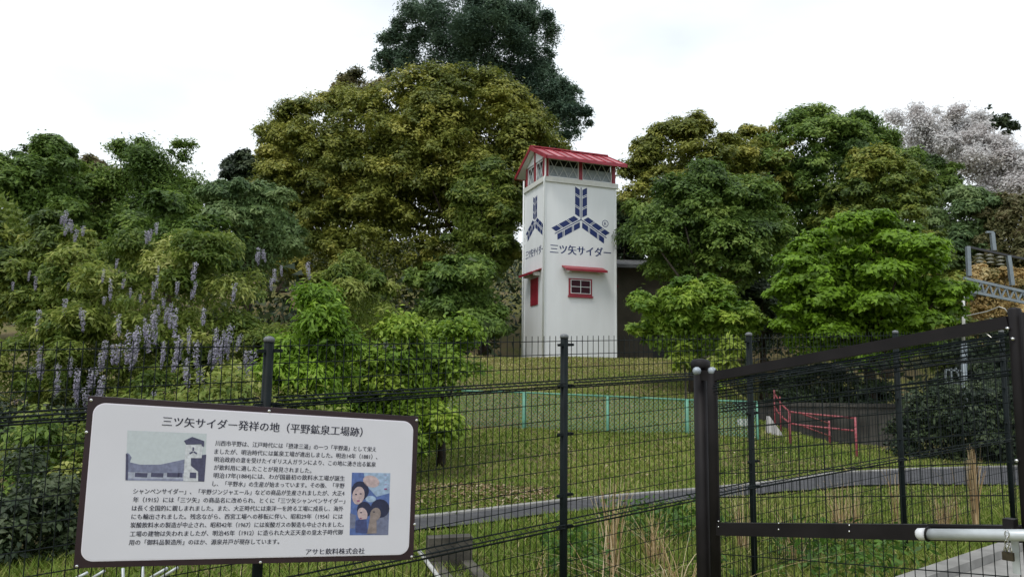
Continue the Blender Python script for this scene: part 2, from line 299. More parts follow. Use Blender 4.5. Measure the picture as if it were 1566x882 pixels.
# right of the tower
tree('evergreen_tree', 'olive topped evergreen just right of the tower roof', 'tree', 1060, 178, 480, 126, 38, 'olive', 60000, (.19, .105), 170, .2, 9, surf=.84, extra=[(1160, 178, 360, 62, 38.5, 12000, 44)], trans=.36, group=G_BACK)
tree('evergreen_tree', 'tall rounded green tree at the skyline right of the olive topped one', 'tree', 1235, 165, 480, 132, 40, 'green', 62000, (.2, .11), 180, .19, 9, surf=.84, group=G_BACK)
tree('evergreen_tree', 'yellowish green tree sloping down behind the bright maple', 'tree', 1345, 222, 520, 96, 35, 'oliveg', 48000, (.18, .1), 130, .21, 9, surf=.82, group=G_BACK)
tree('evergreen_tree', 'dark glossy green tree with spreading clumps beside the tower and over the grey roof', 'tree', 1080, 245, 500, 122, 30, 'green', 66000, (.16, .095), 90, .24, 14, bk=palebark, trans=.3, group=G_BACK, surf=.7)
tree('evergreen_tree', 'narrow dark tree squeezed between the tower and the glossy evergreen', 'tree', 955, 285, 480, 34, 37, 'dark', 6500, (.2, .12), 24, .4, 10, trans=.1, fuzz=.15)
tree('camphor_tree', 'light yellow green bushy tree covering the corner of the dark house', 'tree', 1056, 415, 572, 100, 22, 'camphor', 24000, (.13, .08), 60, .24, 10, zmin=-.4, extra=[(1135, 475, 530, 36, 21.5, 2500, 8)])
tree('maple_tree', 'brilliant green maple with layered foliage above the gate', 'tree', 1325, 312, 600, 138, 21, 'maple', 66000, (.115, .09), 90, .22, 14, flat=.5, droop=.2, fill=.08, zmin=-.8, extra=[(1235, 390, 570, 60, 20.5, 16000, 20)])
tree('broadleaf_tree', 'green tree with sparse top right of the rounded skyline tree', 'tree', 1325, 155, 290, 52, 58, 'green', 16000, (.26, .13), 40, .22, 8, fill=.06, surf=.35, limbs=10, fuzz=.3, tr=.13, group=G_BACK)
tree('cherry_tree', 'pale pink white cherry tree in blossom on the right hilltop', 'tree', 1425, 158, 275, 88, 62, 'cherry', 20000, (.22, .16), 60, .2, 7, fill=.05, surf=.2, fuzz=.4, tr=.14, extra=[(1495, 190, 300, 80, 60, 12000, 40), (1560, 225, 320, 75, 58, 9000, 30)], limbs=16, zmin=-.9, group=G_BACK)
tree('broadleaf_tree', 'young tree with few leaves sticking up over the cherry blossom at the skyline', 'tree', 1512, 160, 235, 52, 66, 'dark', 1900, (.36, .2), 26, .16, 5, fill=0, surf=.1, limbs=18, fuzz=.3, tr=.1, group=G_BACK)
tree('broadleaf_tree', 'deep green tree just below the cherry blossom', 'tree', 1405, 222, 350, 62, 52, 'green', 24000, (.28, .15), 30, .28, 12, group=G_BACK)
tree('broadleaf_tree', 'grey green hazy tree above the railway gantry', 'tree', 1470, 285, 470, 72, 46, 'hazegreen', 30000, (.26, .13), 34, .27, 12, group=G_BACK)
tree('broadleaf_tree', 'brown green tree cut by the right edge under the cherry blossom', 'tree', 1555, 280, 500, 66, 44, 'brownish', 28000, (.26, .13), 34, .27, 12, group=G_BACK)
tree('broadleaf_tree', 'tan and yellow leaved bush seen through the gantry truss', 'tree', 1515, 400, 560, 60, 36, 'tan', 16000, (.18, .1), 30, .28, 10, group=G_BACK)
tree('broadleaf_tree', 'dark olive tree between the maple and the railway mast', 'tree', 1440, 380, 600, 52, 29, 'oliveg', 26000, (.17, .1), 30, .28, 12)
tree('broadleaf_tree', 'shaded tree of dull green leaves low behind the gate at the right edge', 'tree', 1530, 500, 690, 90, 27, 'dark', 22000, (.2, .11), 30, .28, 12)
tree('evergreen_tree', 'added black green tree standing in for the shaded hollow between the camphor and the bright maple', 'tree', 1165, 370, 570, 75, 33, 'dark', 15000, (.2, .12), 30, .3, 12, trans=.1)  # added tree; near-black leaves stand in for the dim gap
tree('shrub', 'bush, leaf colour darkened for canopy shade, growing over the top of the concrete retaining wall', 'shrub', 1265, 565, 655, 100, 21.8, 'dark', 10000, (.12, .07), 46, .26, 9, fuzz=.2, zmin=-.8, limbs=3)  # dark leaf tone carries the shade of the canopy above the wall
for hx, hd, lb in ((1425, 16.8, 'dark shrub standing in for canopy shade just right of the concrete retaining wall'), (1495, 16.2, 'dark shrub standing in for canopy shade behind the dry pampas plume'), (1570, 15.8, 'dark shrub standing in for canopy shade at the right edge of the photo behind the gate')):
    tree('shade_shrub', lb, 'shrub', hx, 585, 745, 58, hd, 'dark', 9000, (.12, .06), 36, .3, 10, trans=.05, limbs=3, fuzz=.25, zmin=-.9, group='dark shrubs standing in for canopy shade beyond the road')  # near-black leaf colour carries the shade of overhanging trees
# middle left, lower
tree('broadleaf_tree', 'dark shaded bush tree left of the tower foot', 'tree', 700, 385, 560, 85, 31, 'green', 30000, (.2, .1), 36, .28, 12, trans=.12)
# shrubs at the fence, left
tree('shrub', 'bright green shrub with long hanging leaves beside the nearest left fence post', 'shrub', 482, 436, 700, 66, 10.5, 'fresh', 15000, (.13, .042), 26, .33, 10, fuzz=.28, droop=1.3, fill=.1, zmin=-.8, limbs=4)
tree('shrub', 'green shrub right of the drooping bright one, above the sign corner', 'shrub', 612, 500, 740, 90, 12.5, 'camphor', 20000, (.12, .055), 50, .24, 8, fuzz=.28, droop=.8, zmin=-.8, limbs=4)
tree('shrub', 'dull green rounded shrub filling the gap behind the drooping bright one', 'shrub', 575, 450, 700, 95, 15.5, 'oliveg', 16000, (.11, .05), 40, .26, 10, fuzz=.28, droop=.8, zmin=-.8, limbs=4)
tree('shrub', 'light green leafy branches reaching toward the tower foot', 'shrub', 678, 490, 640, 66, 13.5, 'camphor', 8500, (.12, .06), 24, .3, 9, fuzz=.28, droop=.5, fill=.04, zmin=-.7, limbs=6)
tree('shrub', 'low shrub with shade put into its blackish green leaves, in the lower left corner, closest to the fence', 'shrub', 40, 700, 960, 115, 6.9, 'dark', 12000, (.075, .036), 50, .26, 9, trans=.05, fuzz=.2, zmin=-.95, limbs=3)  # leaves coloured near-black for the shade beneath the wisteria
tree('shrub', 'dark green undergrowth shrub left of the information board', 'shrub', 60, 640, 930, 90, 8.6, 'green', 3600, (.1, .045), 30, .3, 9, fuzz=.28, droop=1., zmin=-.9, limbs=4)
tree('shrub', 'sparse dull shrub at the left edge between the wisteria and the board', 'shrub', 95, 610, 800, 80, 8.9, 'wist', 3000, (.1, .042), 40, .26, 9, fuzz=.28, droop=.9, zmin=-.9, limbs=4)
tree('shrub', 'olive leaved low shrub behind the information board', 'shrub', 340, 590, 930, 190, 9.6, 'wist', 24000, (.11, .045), 50, .26, 9, fuzz=.28, droop=.9, zmin=-.9, limbs=4)
tree('sapling', 'small yellow green sapling behind the left of the gate', 'sapling', 1048, 515, 600, 22, 20, 'sprout', 420, (.2, .11), 9, .4, 6, droop=1, fill=0, limbs=5, bk=palebark, tr=.03, group='saplings between the mesh fence and the camphor tree')
tree('sapling', 'taller yellow green sapling behind the gate hinge post', 'sapling', 1110, 512, 620, 32, 19.5, 'sprout', 760, (.2, .11), 12, .4, 6, droop=1, fill=0, limbs=6, bk=palebark, tr=.03, group='saplings between the mesh fence and the camphor tree')
tree('shade_shrub', 'added black green bush standing in for shade low at the left edge under the wisteria', 'shrub', 40, 590, 900, 170, 10.6, 'dark', 22000, (.085, .042), 70, .24, 9, trans=.05, fuzz=.2, zmin=-.9, limbs=3)  # added dark backing; its leaf colour carries the wisteria's shade
# ------------------------------------------------------------------ wisteria, with hanging flower clusters
def wisteria():
    D = 12.6
    root, c, R, bc = tree('wisteria', 'yellow green wisteria mound with hanging purple flower clusters, left of the bright shrub', 'wisteria', 245, 352, 700, 205, D, 'wist', 62000, (.115, .038), 120, .155, 13, droop=.8, fill=.12, zmin=-.75, flat=.78, fuzz=.12, depth=.7, limbs=6,
        extra=[(540, 385, 600, 92, 12.9, 16000, 26), (60, 470, 700, 100, 12.2, 16000, 24), (110, 330, 420, 30, 14, 1500, 5)])
    pm = leafmat('wisteria_petal', [(.22, .20, .28), (.34, .32, .41), (.44, .42, .51), (.55, .54, .60)], .3, .7, .2)
    bases = []
    for k in range(3):
        n = 170; t = RS.rand(n)**.8; r = .075*(1-t)**.5+.014; a = RS.rand(n)*2*PI; rr = r*np.sqrt(RS.rand(n))
        p = np.stack([rr*np.cos(a), rr*np.sin(a), -t*.62], 1); nn = p.copy(); nn[:, 2] = .02; nn += RS.normal(size=(n, 3))*.03
        o = leaf_mesh('flower_cluster', p, nn, .036, .034, .75-.5*t+.2*RS.normal(size=n), .3, pm); bases.append(o.data); bpy.data.objects.remove(o)
    pts = [(48, 560), (62, 545), (40, 600), (108, 335), (118, 350), (102, 322), (160, 520), (172, 525), (210, 505), (208, 530), (222, 485), (235, 480), (250, 455), (262, 462), (300, 430), (268, 470), (330, 500), (335, 520), (322, 535), (355, 495), (368, 510), (378, 535), (305, 555), (145, 562), (155, 580), (330, 575), (350, 585), (396, 378), (404, 385), (240, 340), (232, 350), (190, 425), (120, 560), (200, 440), (70, 615), (95, 635), (575, 525), (590, 522), (560, 528), (602, 528), (285, 545), (130, 590), (270, 510), (250, 520), (290, 500), (215, 450), (420, 410), (430, 405), (240, 420), (312, 470), (100, 455), (180, 395), (300, 400), (415, 425), (90, 580), (108, 545), (470, 400), (505, 455), (150, 600), (340, 600), (365, 560), (300, 520)]
    pts += [(x + random.uniform(-14, 14), y + random.uniform(-8, 18)) for x, y in pts[:46] if random.random() < .75]
    pts += [(random.uniform(20, 430), random.uniform(400, 600)) for _ in range(24)]
    for i, (x, y) in enumerate(pts):
        u = (x-245)/205.; vv = (y-526)/174.; f = max(0., 1-u*u*.9-min(vv*vv, .9)*.8)
        Y = D-R[1]*math.sqrt(f)*.97-.28
        if x > 440: Y = 12.9-.9
        if y < 360 and x < 130: Y = 13.2
        p = P(x, y, Y); o = link('flower_cluster', bases[i % 3], root, None); o['kind'] = 'stuff'; s = random.uniform(.4, .8)*(.7 if y < 470 else 1)
        o.matrix_parent_inverse = Matrix.Identity(4); o.location = Vector(p.tolist())-root.location; o.scale = (s*random.uniform(.7, 1.2), s*random.uniform(.7, 1.2), s*random.uniform(.6, 1.15)); o.rotation_euler = (random.uniform(-.15, .15), random.uniform(-.15, .15), random.uniform(0, 6))
wisteria()
# undergrowth on the hillside under and behind the trees: nobody could count it
n_ = 45000; x = RS.uniform(-48, 52, n_); y = RS.uniform(29, 78, n_); hh = (RS.rand(n_)**1.5)*3.2*(.5+.5*np.sin(x*.7)*np.cos(y*.5)+.4)
kp = ~((x > -.5) & (x < 8.5) & (y < 37)) & (hh > 0) ; x, y, hh = x[kp], y[kp], hh[kp]
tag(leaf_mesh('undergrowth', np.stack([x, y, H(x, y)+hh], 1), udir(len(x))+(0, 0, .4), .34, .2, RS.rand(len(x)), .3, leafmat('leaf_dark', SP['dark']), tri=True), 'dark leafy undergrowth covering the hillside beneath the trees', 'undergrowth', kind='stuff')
# ------------------------------------------------------------------ text
def text_mesh(body, offset=0.):
    cu = bpy.data.curves.new('t', 'FONT'); cu.body = body; cu.size = 1; cu.resolution_u = 2; cu.offset = 0; cu.fill_mode = 'BOTH'
    o = bpy.data.objects.new('t', cu); COL.objects.link(o); bpy.context.view_layer.update()
    me = bpy.data.meshes.new_from_object(o.evaluated_get(bpy.context.evaluated_depsgraph_get())); bpy.data.objects.remove(o); bpy.data.curves.remove(cu)
    v = np.empty(len(me.vertices)*3); me.vertices.foreach_get('co', v); v = v.reshape(-1, 3); fs = [tuple(p.vertices) for p in me.polygons]; bpy.data.meshes.remove(me)
    return v, fs
def put_text(mb, body, a, b, hgt, up, nrm, lift=.001, off=0., mi=0):
    """lay a line of lettering from a to b (its vertical centre line), glyph height hgt"""
    v, fs = text_mesh(body, off); x0, x1 = v[:, 0].min(), v[:, 0].max()
    a = np.asarray(a); b = np.asarray(b); U = (b-a)/(x1-x0); sy = hgt/.95; c = .38
    for j in ((0, 1) if off else (0,)):      # a second pass a hair to the side makes the strokes bold
        W = a+unit(U)*off*hgt*j*1.6+np.outer(v[:, 0]-x0, U)+np.outer((v[:, 1]-c)*sy, up)+np.asarray(nrm)*(lift+.0003*j)
        mb.add(W, fs, mi)
def poly(mb, pts, nrm, lift, mi=0):
    mb.add([np.asarray(p)+np.asarray(nrm)*lift for p in pts], [tuple(range(len(pts)))], mi)

# ------------------------------------------------------------------ the information board
SC = EYE+.92*(np.array([-1.2286, 3.7818, 1.0743])-EYE)
_a, _b, _g = .3134, .0382, .0412
SR = _rz(_a) @ _rx(_b) @ np.array([[math.cos(_g), 0, math.sin(_g)], [0, 1, 0], [-math.sin(_g), 0, math.cos(_g)]])
SU, SN, SV = SR @ [1, 0, 0], -(SR @ [0, 1, 0]), SR @ [0, 0, 1]      # along, outwards (to the camera), up
def sg(x, y): return PP(x, y, SC, SN)
sign = thing('information_board', SC, 'white information board in dark maroon frame with Japanese text, fixed to the mesh fence', 'sign')
maroon = mat('maroon_enamel', (.035, .018, .026), .35, var=.3, scale=5); panelm = mat('printed_panel', (.74, .73, .80), .38, var=.06, scale=2.5)
edgem = mat('panel_edge_white', (.82, .78, .86), .4); ink = mat('lettering_ink', (.02, .02, .045), .5); steel = mat('stainless', (.7, .7, .7), .25, .9)
TL, TR, BR, BL = sg(135, 605), sg(640, 637), sg(632, 855), sg(112, 868)
MB().hexa([BL-SN*.022, BR-SN*.022, TR-SN*.022, TL-SN*.022, BL, BR, TR, TL]).build('backboard', [maroon], sign)
def bil(u, v): return TL*(1-u)*(1-v)+TR*u*(1-v)+BR*u*v+BL*(1-u)*v
def rrect(du, dv, r, k=8):
    W_, H_ = 1.52, .77; out = []
    for cx, cy, a0 in ((1-du-r/W_, dv+r/H_, 270), (1-du-r/W_, 1-dv-r/H_, 0), (du+r/W_, 1-dv-r/H_, 90), (du+r/W_, dv+r/H_, 180)):
        for j in range(k+1):
            a = math.radians(a0+90*j/k); out.append(bil(cx+r/W_*math.cos(a), cy+r/H_*math.sin(a)))
    return out
def slab(mb, pts, n_, h0, h1, mi=0):
    k = len(pts); lo = [p+n_*h0 for p in pts]; hi = [p+n_*h1 for p in pts]
    mb.add(hi+lo, [tuple(range(k))[::-1]]+[(i, (i+1) % k, k+(i+1) % k, k+i) for i in range(k)], mi)
m1 = MB(); slab(m1, rrect(.0165, .036, .052), SN, 0, .002); m1.build('panel_edge', edgem, sign)
m1 = MB(); slab(m1, rrect(.0190, .041, .049), SN, .0005, .0032); m1.build('panel', panelm, sign)
for x, y in ((132.3, 660.4), (411.7, 628), (637, 642.3), (634, 801), (398.2, 859), (117.5, 865), (139.5, 611.5), (629.5, 850.5)):
    p = sg(x, y); MB().tube([p-SN*.001, p+SN*.004, p+SN*.006], [.0062, .0062, .003], 10).build('screw', steel, sign)
mt = MB(); put_text(mt, '三ツ矢サイダー発祥の地（平野鉱泉工場跡）', sg(248.4, 643.2), sg(554, 660.2), .044, SV, SN, .0042, .022); mt.build('title_lettering', ink, sign)
LINES = [('川西市平野は、江戸時代には「摂津三湯」の一つ「平野湯」として栄え', 329.4, 676.7, 575, 686.5),
 ('ましたが、明治時代には鉱泉工場が進出しました。明治14年（1881）、', 328, 689.4, 577, 698),
 ('明治政府の意を受けたイギリス人ガランにより、この地に湧き出る鉱泉', 327.8, 701.5, 574.4, 709.5),
 ('が飲料用に適したことが発見されました。', 327.2, 713.9, 476, 718.8),
 ('明治17年(1884)には、わが国最初の飲料水工場が誕生', 326.7, 726, 527, 730.8),
 ('し、「平野水」の生産が始まっています。その後、「平野', 325, 738.6, 526.5, 741.8),
 ('シャンペンサイダー」、「平野ジンジャエール」などの商品が生産されましたが、大正4', 204, 750, 526.4, 753.4),
 ('年（1915）には「三ツ矢」の商品名に改められ、とくに「三ツ矢シャンペンサイダー」', 203.7, 763, 527.5, 765.2),
 ('は長く全国的に親しまれました。また、大正時代には東洋一を誇る工場に成長し、海外', 202, 776, 524.8, 776.8),
 ('にも輸出されました。残念ながら、西宮工場への移転に伴い、昭和29年（1954）には', 201.2, 789, 524, 788.6),
 ('炭酸飲料水の製造が中止され、昭和42年（1967）には炭酸ガスの製造も中止されました。', 199.6, 801.9, 525.5, 801),
 ('工場の建物は失われましたが、明治45年（1912）に造られた大正天皇の皇太子時代御', 198.9, 815.3, 523.8, 812.6),
 ('用の「御料品製造所」のほか、源泉井戸が現存しています。', 197.4, 828.3, 427, 827)]
mt = MB()
for s, x0, y0, x1, y1 in LINES: put_text(mt, s, sg(x0, y0), sg(x1, y1), .0242, SV, SN, .0042, .018)
mt.build('body_lettering', ink, sign)
mt = MB(); put_text(mt, 'アサヒ飲料株式会社', sg(467.4, 842.6), sg(557.4, 841.2), .028, SV, SN, .0042, .022); mt.build('company_lettering', ink, sign)
# printed monochrome photo of the old works (flat print)
def Z1(x, y): return sg(100+x/5.514, 590+y/5.514)
pc = [mat('print_'+n_, c, .45, var=.3 if n_ != 'sky' else .08, scale=70) for n_, c in (('sky', (.58, .63, .67)), ('roof', (.24, .26, .40)), ('dark', (.09, .09, .17)), ('wall', (.48, .51, .64)), ('mid', (.32, .34, .50)), ('white', (.72, .74, .80)))]
mp_ = MB()
def pz(pts, mi, lift): poly(mp_, [Z1(*p) for p in pts][::-1], SN, lift, mi)
pz([(525, 372), (1192, 400), (1172, 803), (508, 792)], 0, .0036)
pz([(520, 560), (540, 570), (560, 600), (545, 640), (630, 660), (800, 660), (1010, 615), (1010, 800), (510, 790)], 1, .0039)
pz([(514, 722), (1000, 735), (1000, 800), (508, 792)], 3, .0042)
for a in (590, 725, 860, 950): pz([(a, 728), (a+(105 if a < 900 else 40), 731), (a+(100 if a < 900 else 38), 768), (a-4, 764)], 2, .0045)
pz([(508, 775), (1000, 783), (1000, 797), (508, 792)], 4, .0045)
pz([(512, 565), (532, 575), (528, 792), (508, 790)], 2, .0048)
pz([(1060, 590), (1188, 575), (1172, 803), (1060, 800)], 2, .0042)
pz([(1015, 490), (1160, 500), (1150, 605), (1060, 605), (1055, 665), (1120, 720), (1120, 800), (995, 797)], 5, .0048)
pz([(1000, 460), (1070, 426), (1172, 462), (1170, 510), (1152, 505), (1148, 488), (1020, 492)], 2, .0051)
pz([(1050, 725), (1105, 728), (1103, 775), (1048, 772)], 2, .0051)
cx, cy = 1079, 550
for an in (-90, 30, 150):
    a = math.radians(an); d = (math.cos(a), math.sin(a)); e = (-d[1], d[0])
    pz([(cx+d[0]*4-e[0]*7, cy+d[1]*4-e[1]*7), (cx+d[0]*36-e[0]*7, cy+d[1]*36-e[1]*7), (cx+d[0]*36+e[0]*7, cy+d[1]*36+e[1]*7), (cx+d[0]*4+e[0]*7, cy+d[1]*4+e[1]*7)], 2, .0051)
mp_.build('printed_photo', pc, sign)
# printed illustration of three plain heads (generic)
def Z4(x, y): return sg(370+x/5.593, 730+y/5.593)
ic = [mat('poster_'+n_, c, .45, var=.3, scale=60) for n_, c in (('blue', (.12, .19, .48)), ('pale', (.42, .56, .78)), ('skin', (.62, .48, .50)), ('hair', (.03, .035, .09)), ('tan', (.33, .27, .26)), ('navy', (.07, .09, .24)), ('magenta', (.38, .08, .26)), ('grey', (.20, .22, .34)))]
mp_ = MB()
def pq(pts, mi, lift): poly(mp_, [Z4(*p) for p in pts][::-1], SN, lift, mi)
def el(x, y, rx, ry, mi, lift, rot=0., k=16): pq([(x+rx*math.cos(2*PI*j/k)*math.cos(rot)-ry*math.sin(2*PI*j/k)*math.sin(rot), y+rx*math.cos(2*PI*j/k)*math.sin(rot)+ry*math.sin(2*PI*j/k)*math.cos(rot)) for j in range(k)], mi, lift)
pq([(940, -45), (1268, -40), (1250, 487), (920, 489)], 0, .0036)
pq([(1040, -44), (1267, -40), (1262, 130), (1150, 160), (1060, 60)], 1, .0039)
el(1105, 30, 72, 50, 2, .0042, .3); el(1010, 110, 75, 82, 3, .0042); el(995, 150, 52, 78, 2, .0045, .2); el(1100, 180, 45, 28, 1, .0042)
pq([(1130, 300), (1250, 300), (1250, 487), (1060, 480)], 7, .0042); el(1045, 270, 62, 68, 3, .0046); el(1030, 310, 42, 58, 2, .0049, -.25)
el(1180, 260, 80, 80, 3, .0048); el(1140, 310, 45, 58, 4, .0051, .3); pq([(1095, 330), (1150, 370), (1150, 470), (1070, 475)], 4, .0053)
pq([(975, 360), (1060, 350), (1075, 470), (970, 465)], 5, .0051); pq([(925, 300), (975, 320), (965, 430), (922, 430)], 7, .0043)
for ex, ey in ((975, 140), (1015, 135), (1018, 295), (1128, 290)): el(ex, ey, 9, 5, 3, .0055)
el(995, 195, 14, 6, 6, .0055); el(1015, 345, 9, 5, 6, .0055)
mp_.build('printed_illustration', ic, sign)
mt = MB()
for i, ch in enumerate('サイダー'.replace('ー', '｜')):
    put_text(mt, ch, Z4(1215, -20+i*38), Z4(1240, -20+i*38), .0052*1.1, SV, SN, .0056)
for i, ch in enumerate('平野水'):
    put_text(mt, ch, Z4(1245, 60+i*22), Z4(1258, 60+i*22), .003, SV, SN, .0056)
mt.build('illustration_lettering', ic[6], sign)

# ------------------------------------------------------------------ mesh fence
fencem = mat('dark_green_steel', (.008, .013, .014), .55, .0, var=.3, scale=12, spec=.15); capm = mat('post_cap_grey', (.16, .17, .18), .4, var=.3)
blackm = mat('dark_brown_powder_coat', (.016, .0135, .0145), .55, var=.35, scale=7, spec=.2)
POSTS = [np.array(p) for p in ((-2.815, 2.63, 1.697), (-1.231, 3.83, 1.803), (.354, 5.03, 1.909), (1.97, 6.24, 2.015), (3.79, 7.42, 2.132), (5.62, 8.62, 2.24), (7.45, 9.82, 2.35), (9.28, 11.02, 2.46))]
HZ = [.05, .138, .225]+[.31, .325, .345, .36]+[.46+.106*i for i in range(7)]+[1.21, 1.225, 1.245, 1.265]+[1.37+.106*i for i in range(5)]+[1.9]
RID = {.325: .06, .345: .06, 1.225: .06, 1.245: .06}
fence = thing('mesh_fence', (POSTS[1][0], POSTS[1][1], 0), 'dark green welded wire mesh fence running away to the right across the whole view', 'fence')
def vprofile(top=True):
    return [(.015, 0), (.31, 0), (.325, .06), (.345, .06), (.36, 0), (1.21, 0), (1.225, .06), (1.245, .06), (1.265, 0), (1.93, 0)]
def mesh_panel(A, B, root, prof, HZ_, rid, step=.05, r=.0025, name='mesh_panel', vr=None, m=None):
    d = B-A; L_ = np.linalg.norm(d[:2]); nd = unit([d[1], -d[0], 0])
    if nd[1] > 0: nd = -nd
    mb = MB(); k = int(L_/step)
    for i in range(k+1):
        p = A+d*((i+.5)*step/L_) if (i+.5)*step < L_-.02 else None
        if p is None: continue
        mb.tube([p+nd*(o+.003)-[0, 0, z] for z, o in prof], vr or r, 4, cap=False)
    for z in HZ_:
        o = nd*(rid.get(z, 0)-.0015); mb.tube([A+o-[0, 0, z], (A+B)/2+o-[0, 0, z-.0], B+o-[0, 0, z]], r*(1.9 if .3 < z < .37 or 1.2 < z < 1.27 else 1.05), 4, cap=False)
    return mb.build(name, m or fencem, root)
for i, p in enumerate(POSTS):
    if i: mb = MB().tube([(p[0], p[1], -.3), (p[0], p[1], p[2]-.03)], .026, 12); mb.build('post', fencem, fence, True)
    if i: MB().tube([(p[0], p[1], p[2]-.03), (p[0], p[1], p[2]-.012), (p[0], p[1], p[2]-.004), (p[0], p[1], p[2])], [.0285, .0285, .02, .006], 12).build('post_cap', capm, fence, True)
    if i+1 < len(POSTS):
        A, B = p.copy(), POSTS[i+1].copy(); d = unit(B-A); mesh_panel(A+d*.035, B-d*.035, fence, vprofile(), HZ, RID)
    if 0 < i < 6:
        for dz in (.075, .345, .66, 1.05, 1.25):
            for s in (-1, 1):
                dd = unit(POSTS[i+1]-p if s > 0 else p-POSTS[i-1]); c0 = p+dd*s*.022-[0, 0, dz]; nn = np.array([dd[1], -dd[0], 0])
                MB().bar(c0+nn*.008, c0+dd*s*.035+nn*.008, .022, .018).tube([c0+dd*s*.035+nn*.004, c0+dd*s*.035+nn*.026], .009, 6).build('clip', fencem, fence)

# ------------------------------------------------------------------ gate: hinge post, leaf, latch pipe, padlock
GA = P(1089, 555, 4.42); GB = P(1551, 480, 3.16); gd = unit([GB[0]-GA[0], GB[1]-GA[1], 0]); gn = np.array([gd[1], -gd[0], 0.]); gn = gn if gn[1] < 0 else -gn
def gp(x, y, out=0.): return PP(x, y, GA+gn*out, gn)+0
mat('zinc', (.42, .47, .52), .45, .3, var=.4, scale=40)
hp = P(1071, 560, 4.5); top = P(1071, 548, 4.5)[2]
post = thing('gate_post', (hp[0], hp[1], 0), 'round dark steel gate post with domed cap and two bolt heads', 'post')
MB().tube([(hp[0], hp[1], -.3), (hp[0], hp[1], top-.06)], .04, 20).build('shaft', blackm, post, True)
MB().tube([(hp[0], hp[1], top-.065), (hp[0], hp[1], top-.05), (hp[0], hp[1], top-.022), (hp[0], hp[1], top-.006), (hp[0], hp[1], top)], [.05, .058, .058, .045, .01], 20).build('post_cap', blackm, post, True)
for dx_ in (1065, 1088):
    c0 = P(dx_, 567, 4.42); MB().tube([c0+[0, .0, 0], c0+[0, -.018, 0], c0+[0, -.03, 0]], [.024, .024, .014], 10).build('bolt', MATS['zinc'], post, True)
MB().bar((hp[0]-.01, hp[1]-.045, top-.10), (GA[0]+.03, GA[1]-.03, top-.10), .03, .06).build('hinge_strap', blackm, post)
gate = thing('gate', (GA[0], GA[1], .1), 'dark brown steel gate leaf with wire mesh infill and sloping top rail', 'gate')
def stile(x0, y0, x1, y1, w_, nm='stile'):
    a = gp(x0, y0); b_ = gp(x1, y1); b_[0], b_[1] = a[0], a[1]
    return MB().tube([b_, a-[0, 0, .012], a-[0, 0, .004], a], [w_, w_, w_*.85, w_*.3], 16).build(nm, blackm, gate, True)
stile(1089, 563, 1089, 960, .030); stile(1551, 470, 1551, 1000, .026)
def grail(x0, y0, x1, y1, h_, nm, wd=.04):
    return MB().bar(gp(x0, y0), gp(x1, y1), wd, h_).build(nm, blackm, gate)
grail(1097, 574.5, 1543, 492.5, .051, 'top_rail'); grail(1097, 808, 1562, 815.5, .068, 'middle_rail')
grail(1097, 1030, 1562, 1150, .05, 'bottom_rail')
for x, y0, y1 in ((1099, 796, 805), (1191, 799, 809), (1299, 802, 812)):
    for y in (y0+.5, y1): c0 = gp(x, y, .021); MB().tube([c0, c0+gn*.004], .0045, 8).build('rivet', steel, gate, True)
mb = MB()
A = gp(1097, 583); B = gp(1543, 509); Lg = np.linalg.norm((B-A)[:2]); k = int(Lg/.046)
off = [0, .035, .06, .035, 0, 0]; zz = [0, .012, .04, .075, .09, 1.9]
for i in range(k):
    p = A+(B-A)*((i+.6)/k); mb.tube([p+gn*(o-.01)-[0, 0, z] for z, o in zip(zz, off)], .0022, 4, cap=False)
for z, o in ((0.002, 0), (.006, .018), (.012, .035), (.025, .05), (.04, .06), (.058, .05), (.075, .035), (.09, 0), (.155, 0), (.175, .0)): mb.tube([A+gn*(o-.014)-[0, 0, z], B+gn*(o-.014)-[0, 0, z]], .0036, 4)
for ya, yb in ((621, 571), (656, 615), (690, 661), (724, 706), (760, 757), (846, 881), (884, 940), (922, 1000)):
    mb.tube([gp(1097, ya, -.012), gp(1543, yb, -.012)], .0026, 5)
mb.build('mesh_infill', fencem, gate)
for x, y in ((1541, 502), (1549, 518), (1525, 521), (1555, 704)): c0 = gp(x, y, .03); MB().tube([c0-gn*.01, c0+gn*.006], .007, 8).build('bolt', steel, gate, True)
mb = MB(); mb.tube([gp(1478, 483, .0), gp(1510, 476, .0), gp(1528, 469), gp(1537, 472), gp(1541, 478)], .0022, 5).tube([gp(1482, 513), gp(1541, 502)], .0025, 5)
mb.tube([gp(1506, 508, .01), gp(1516, 516, .012)], .0025, 5); mb.build('tie_wire', mat('galvanised_wire', (.4, .4, .37), .4, .7), gate)
galv = mat('galvanised_pipe', (.62, .66, .68), .42, .25, var=.16, scale=14)
pa = gp(1401, 816, .075); pb = gp(1640, 818.5, .075); pd = unit(pb-pa)
pipe = thing('latch_pipe', pa, 'pale galvanised pipe bolted across the right of the gate as a latch bar', 'pipe')
MB().tube([pa+pd*.045, pb], .0235, 16).build('tube', galv, pipe, True)
MB().tube([pa, pa+pd*.004, pa+pd*.012, pa+pd*.045], [.008, .019, .0255, .026], 16).build('end_cap', mat('white_plastic_cap', (.72, .73, .75), .45), pipe, True)
ring = [pa+pd*.052+.029*(math.cos(t_)*np.array([0, 0, 1])+math.sin(t_)*gn) for t_ in np.linspace(0, 2*PI, 17)]
MB().tube(ring, .0045, 6).build('clamp', blackm, pipe, True)
mb = MB(); c0 = gp(1545, 799, .04); mb.bar(c0-gd*.02, c0+gd*.02, .05, .035); mb.bar(gp(1420, 802, .03), gp(1560, 806, .03), .018, .010); mb.build('bracket', blackm, pipe)
plate = P(1554, 845, 3.05); pk = MB().obox(gp(1549, 876, .03)-gn*.004, gd*.028, gn*.004, (0, 0, .14)); pk.build('hasp_plate', galv, pipe)
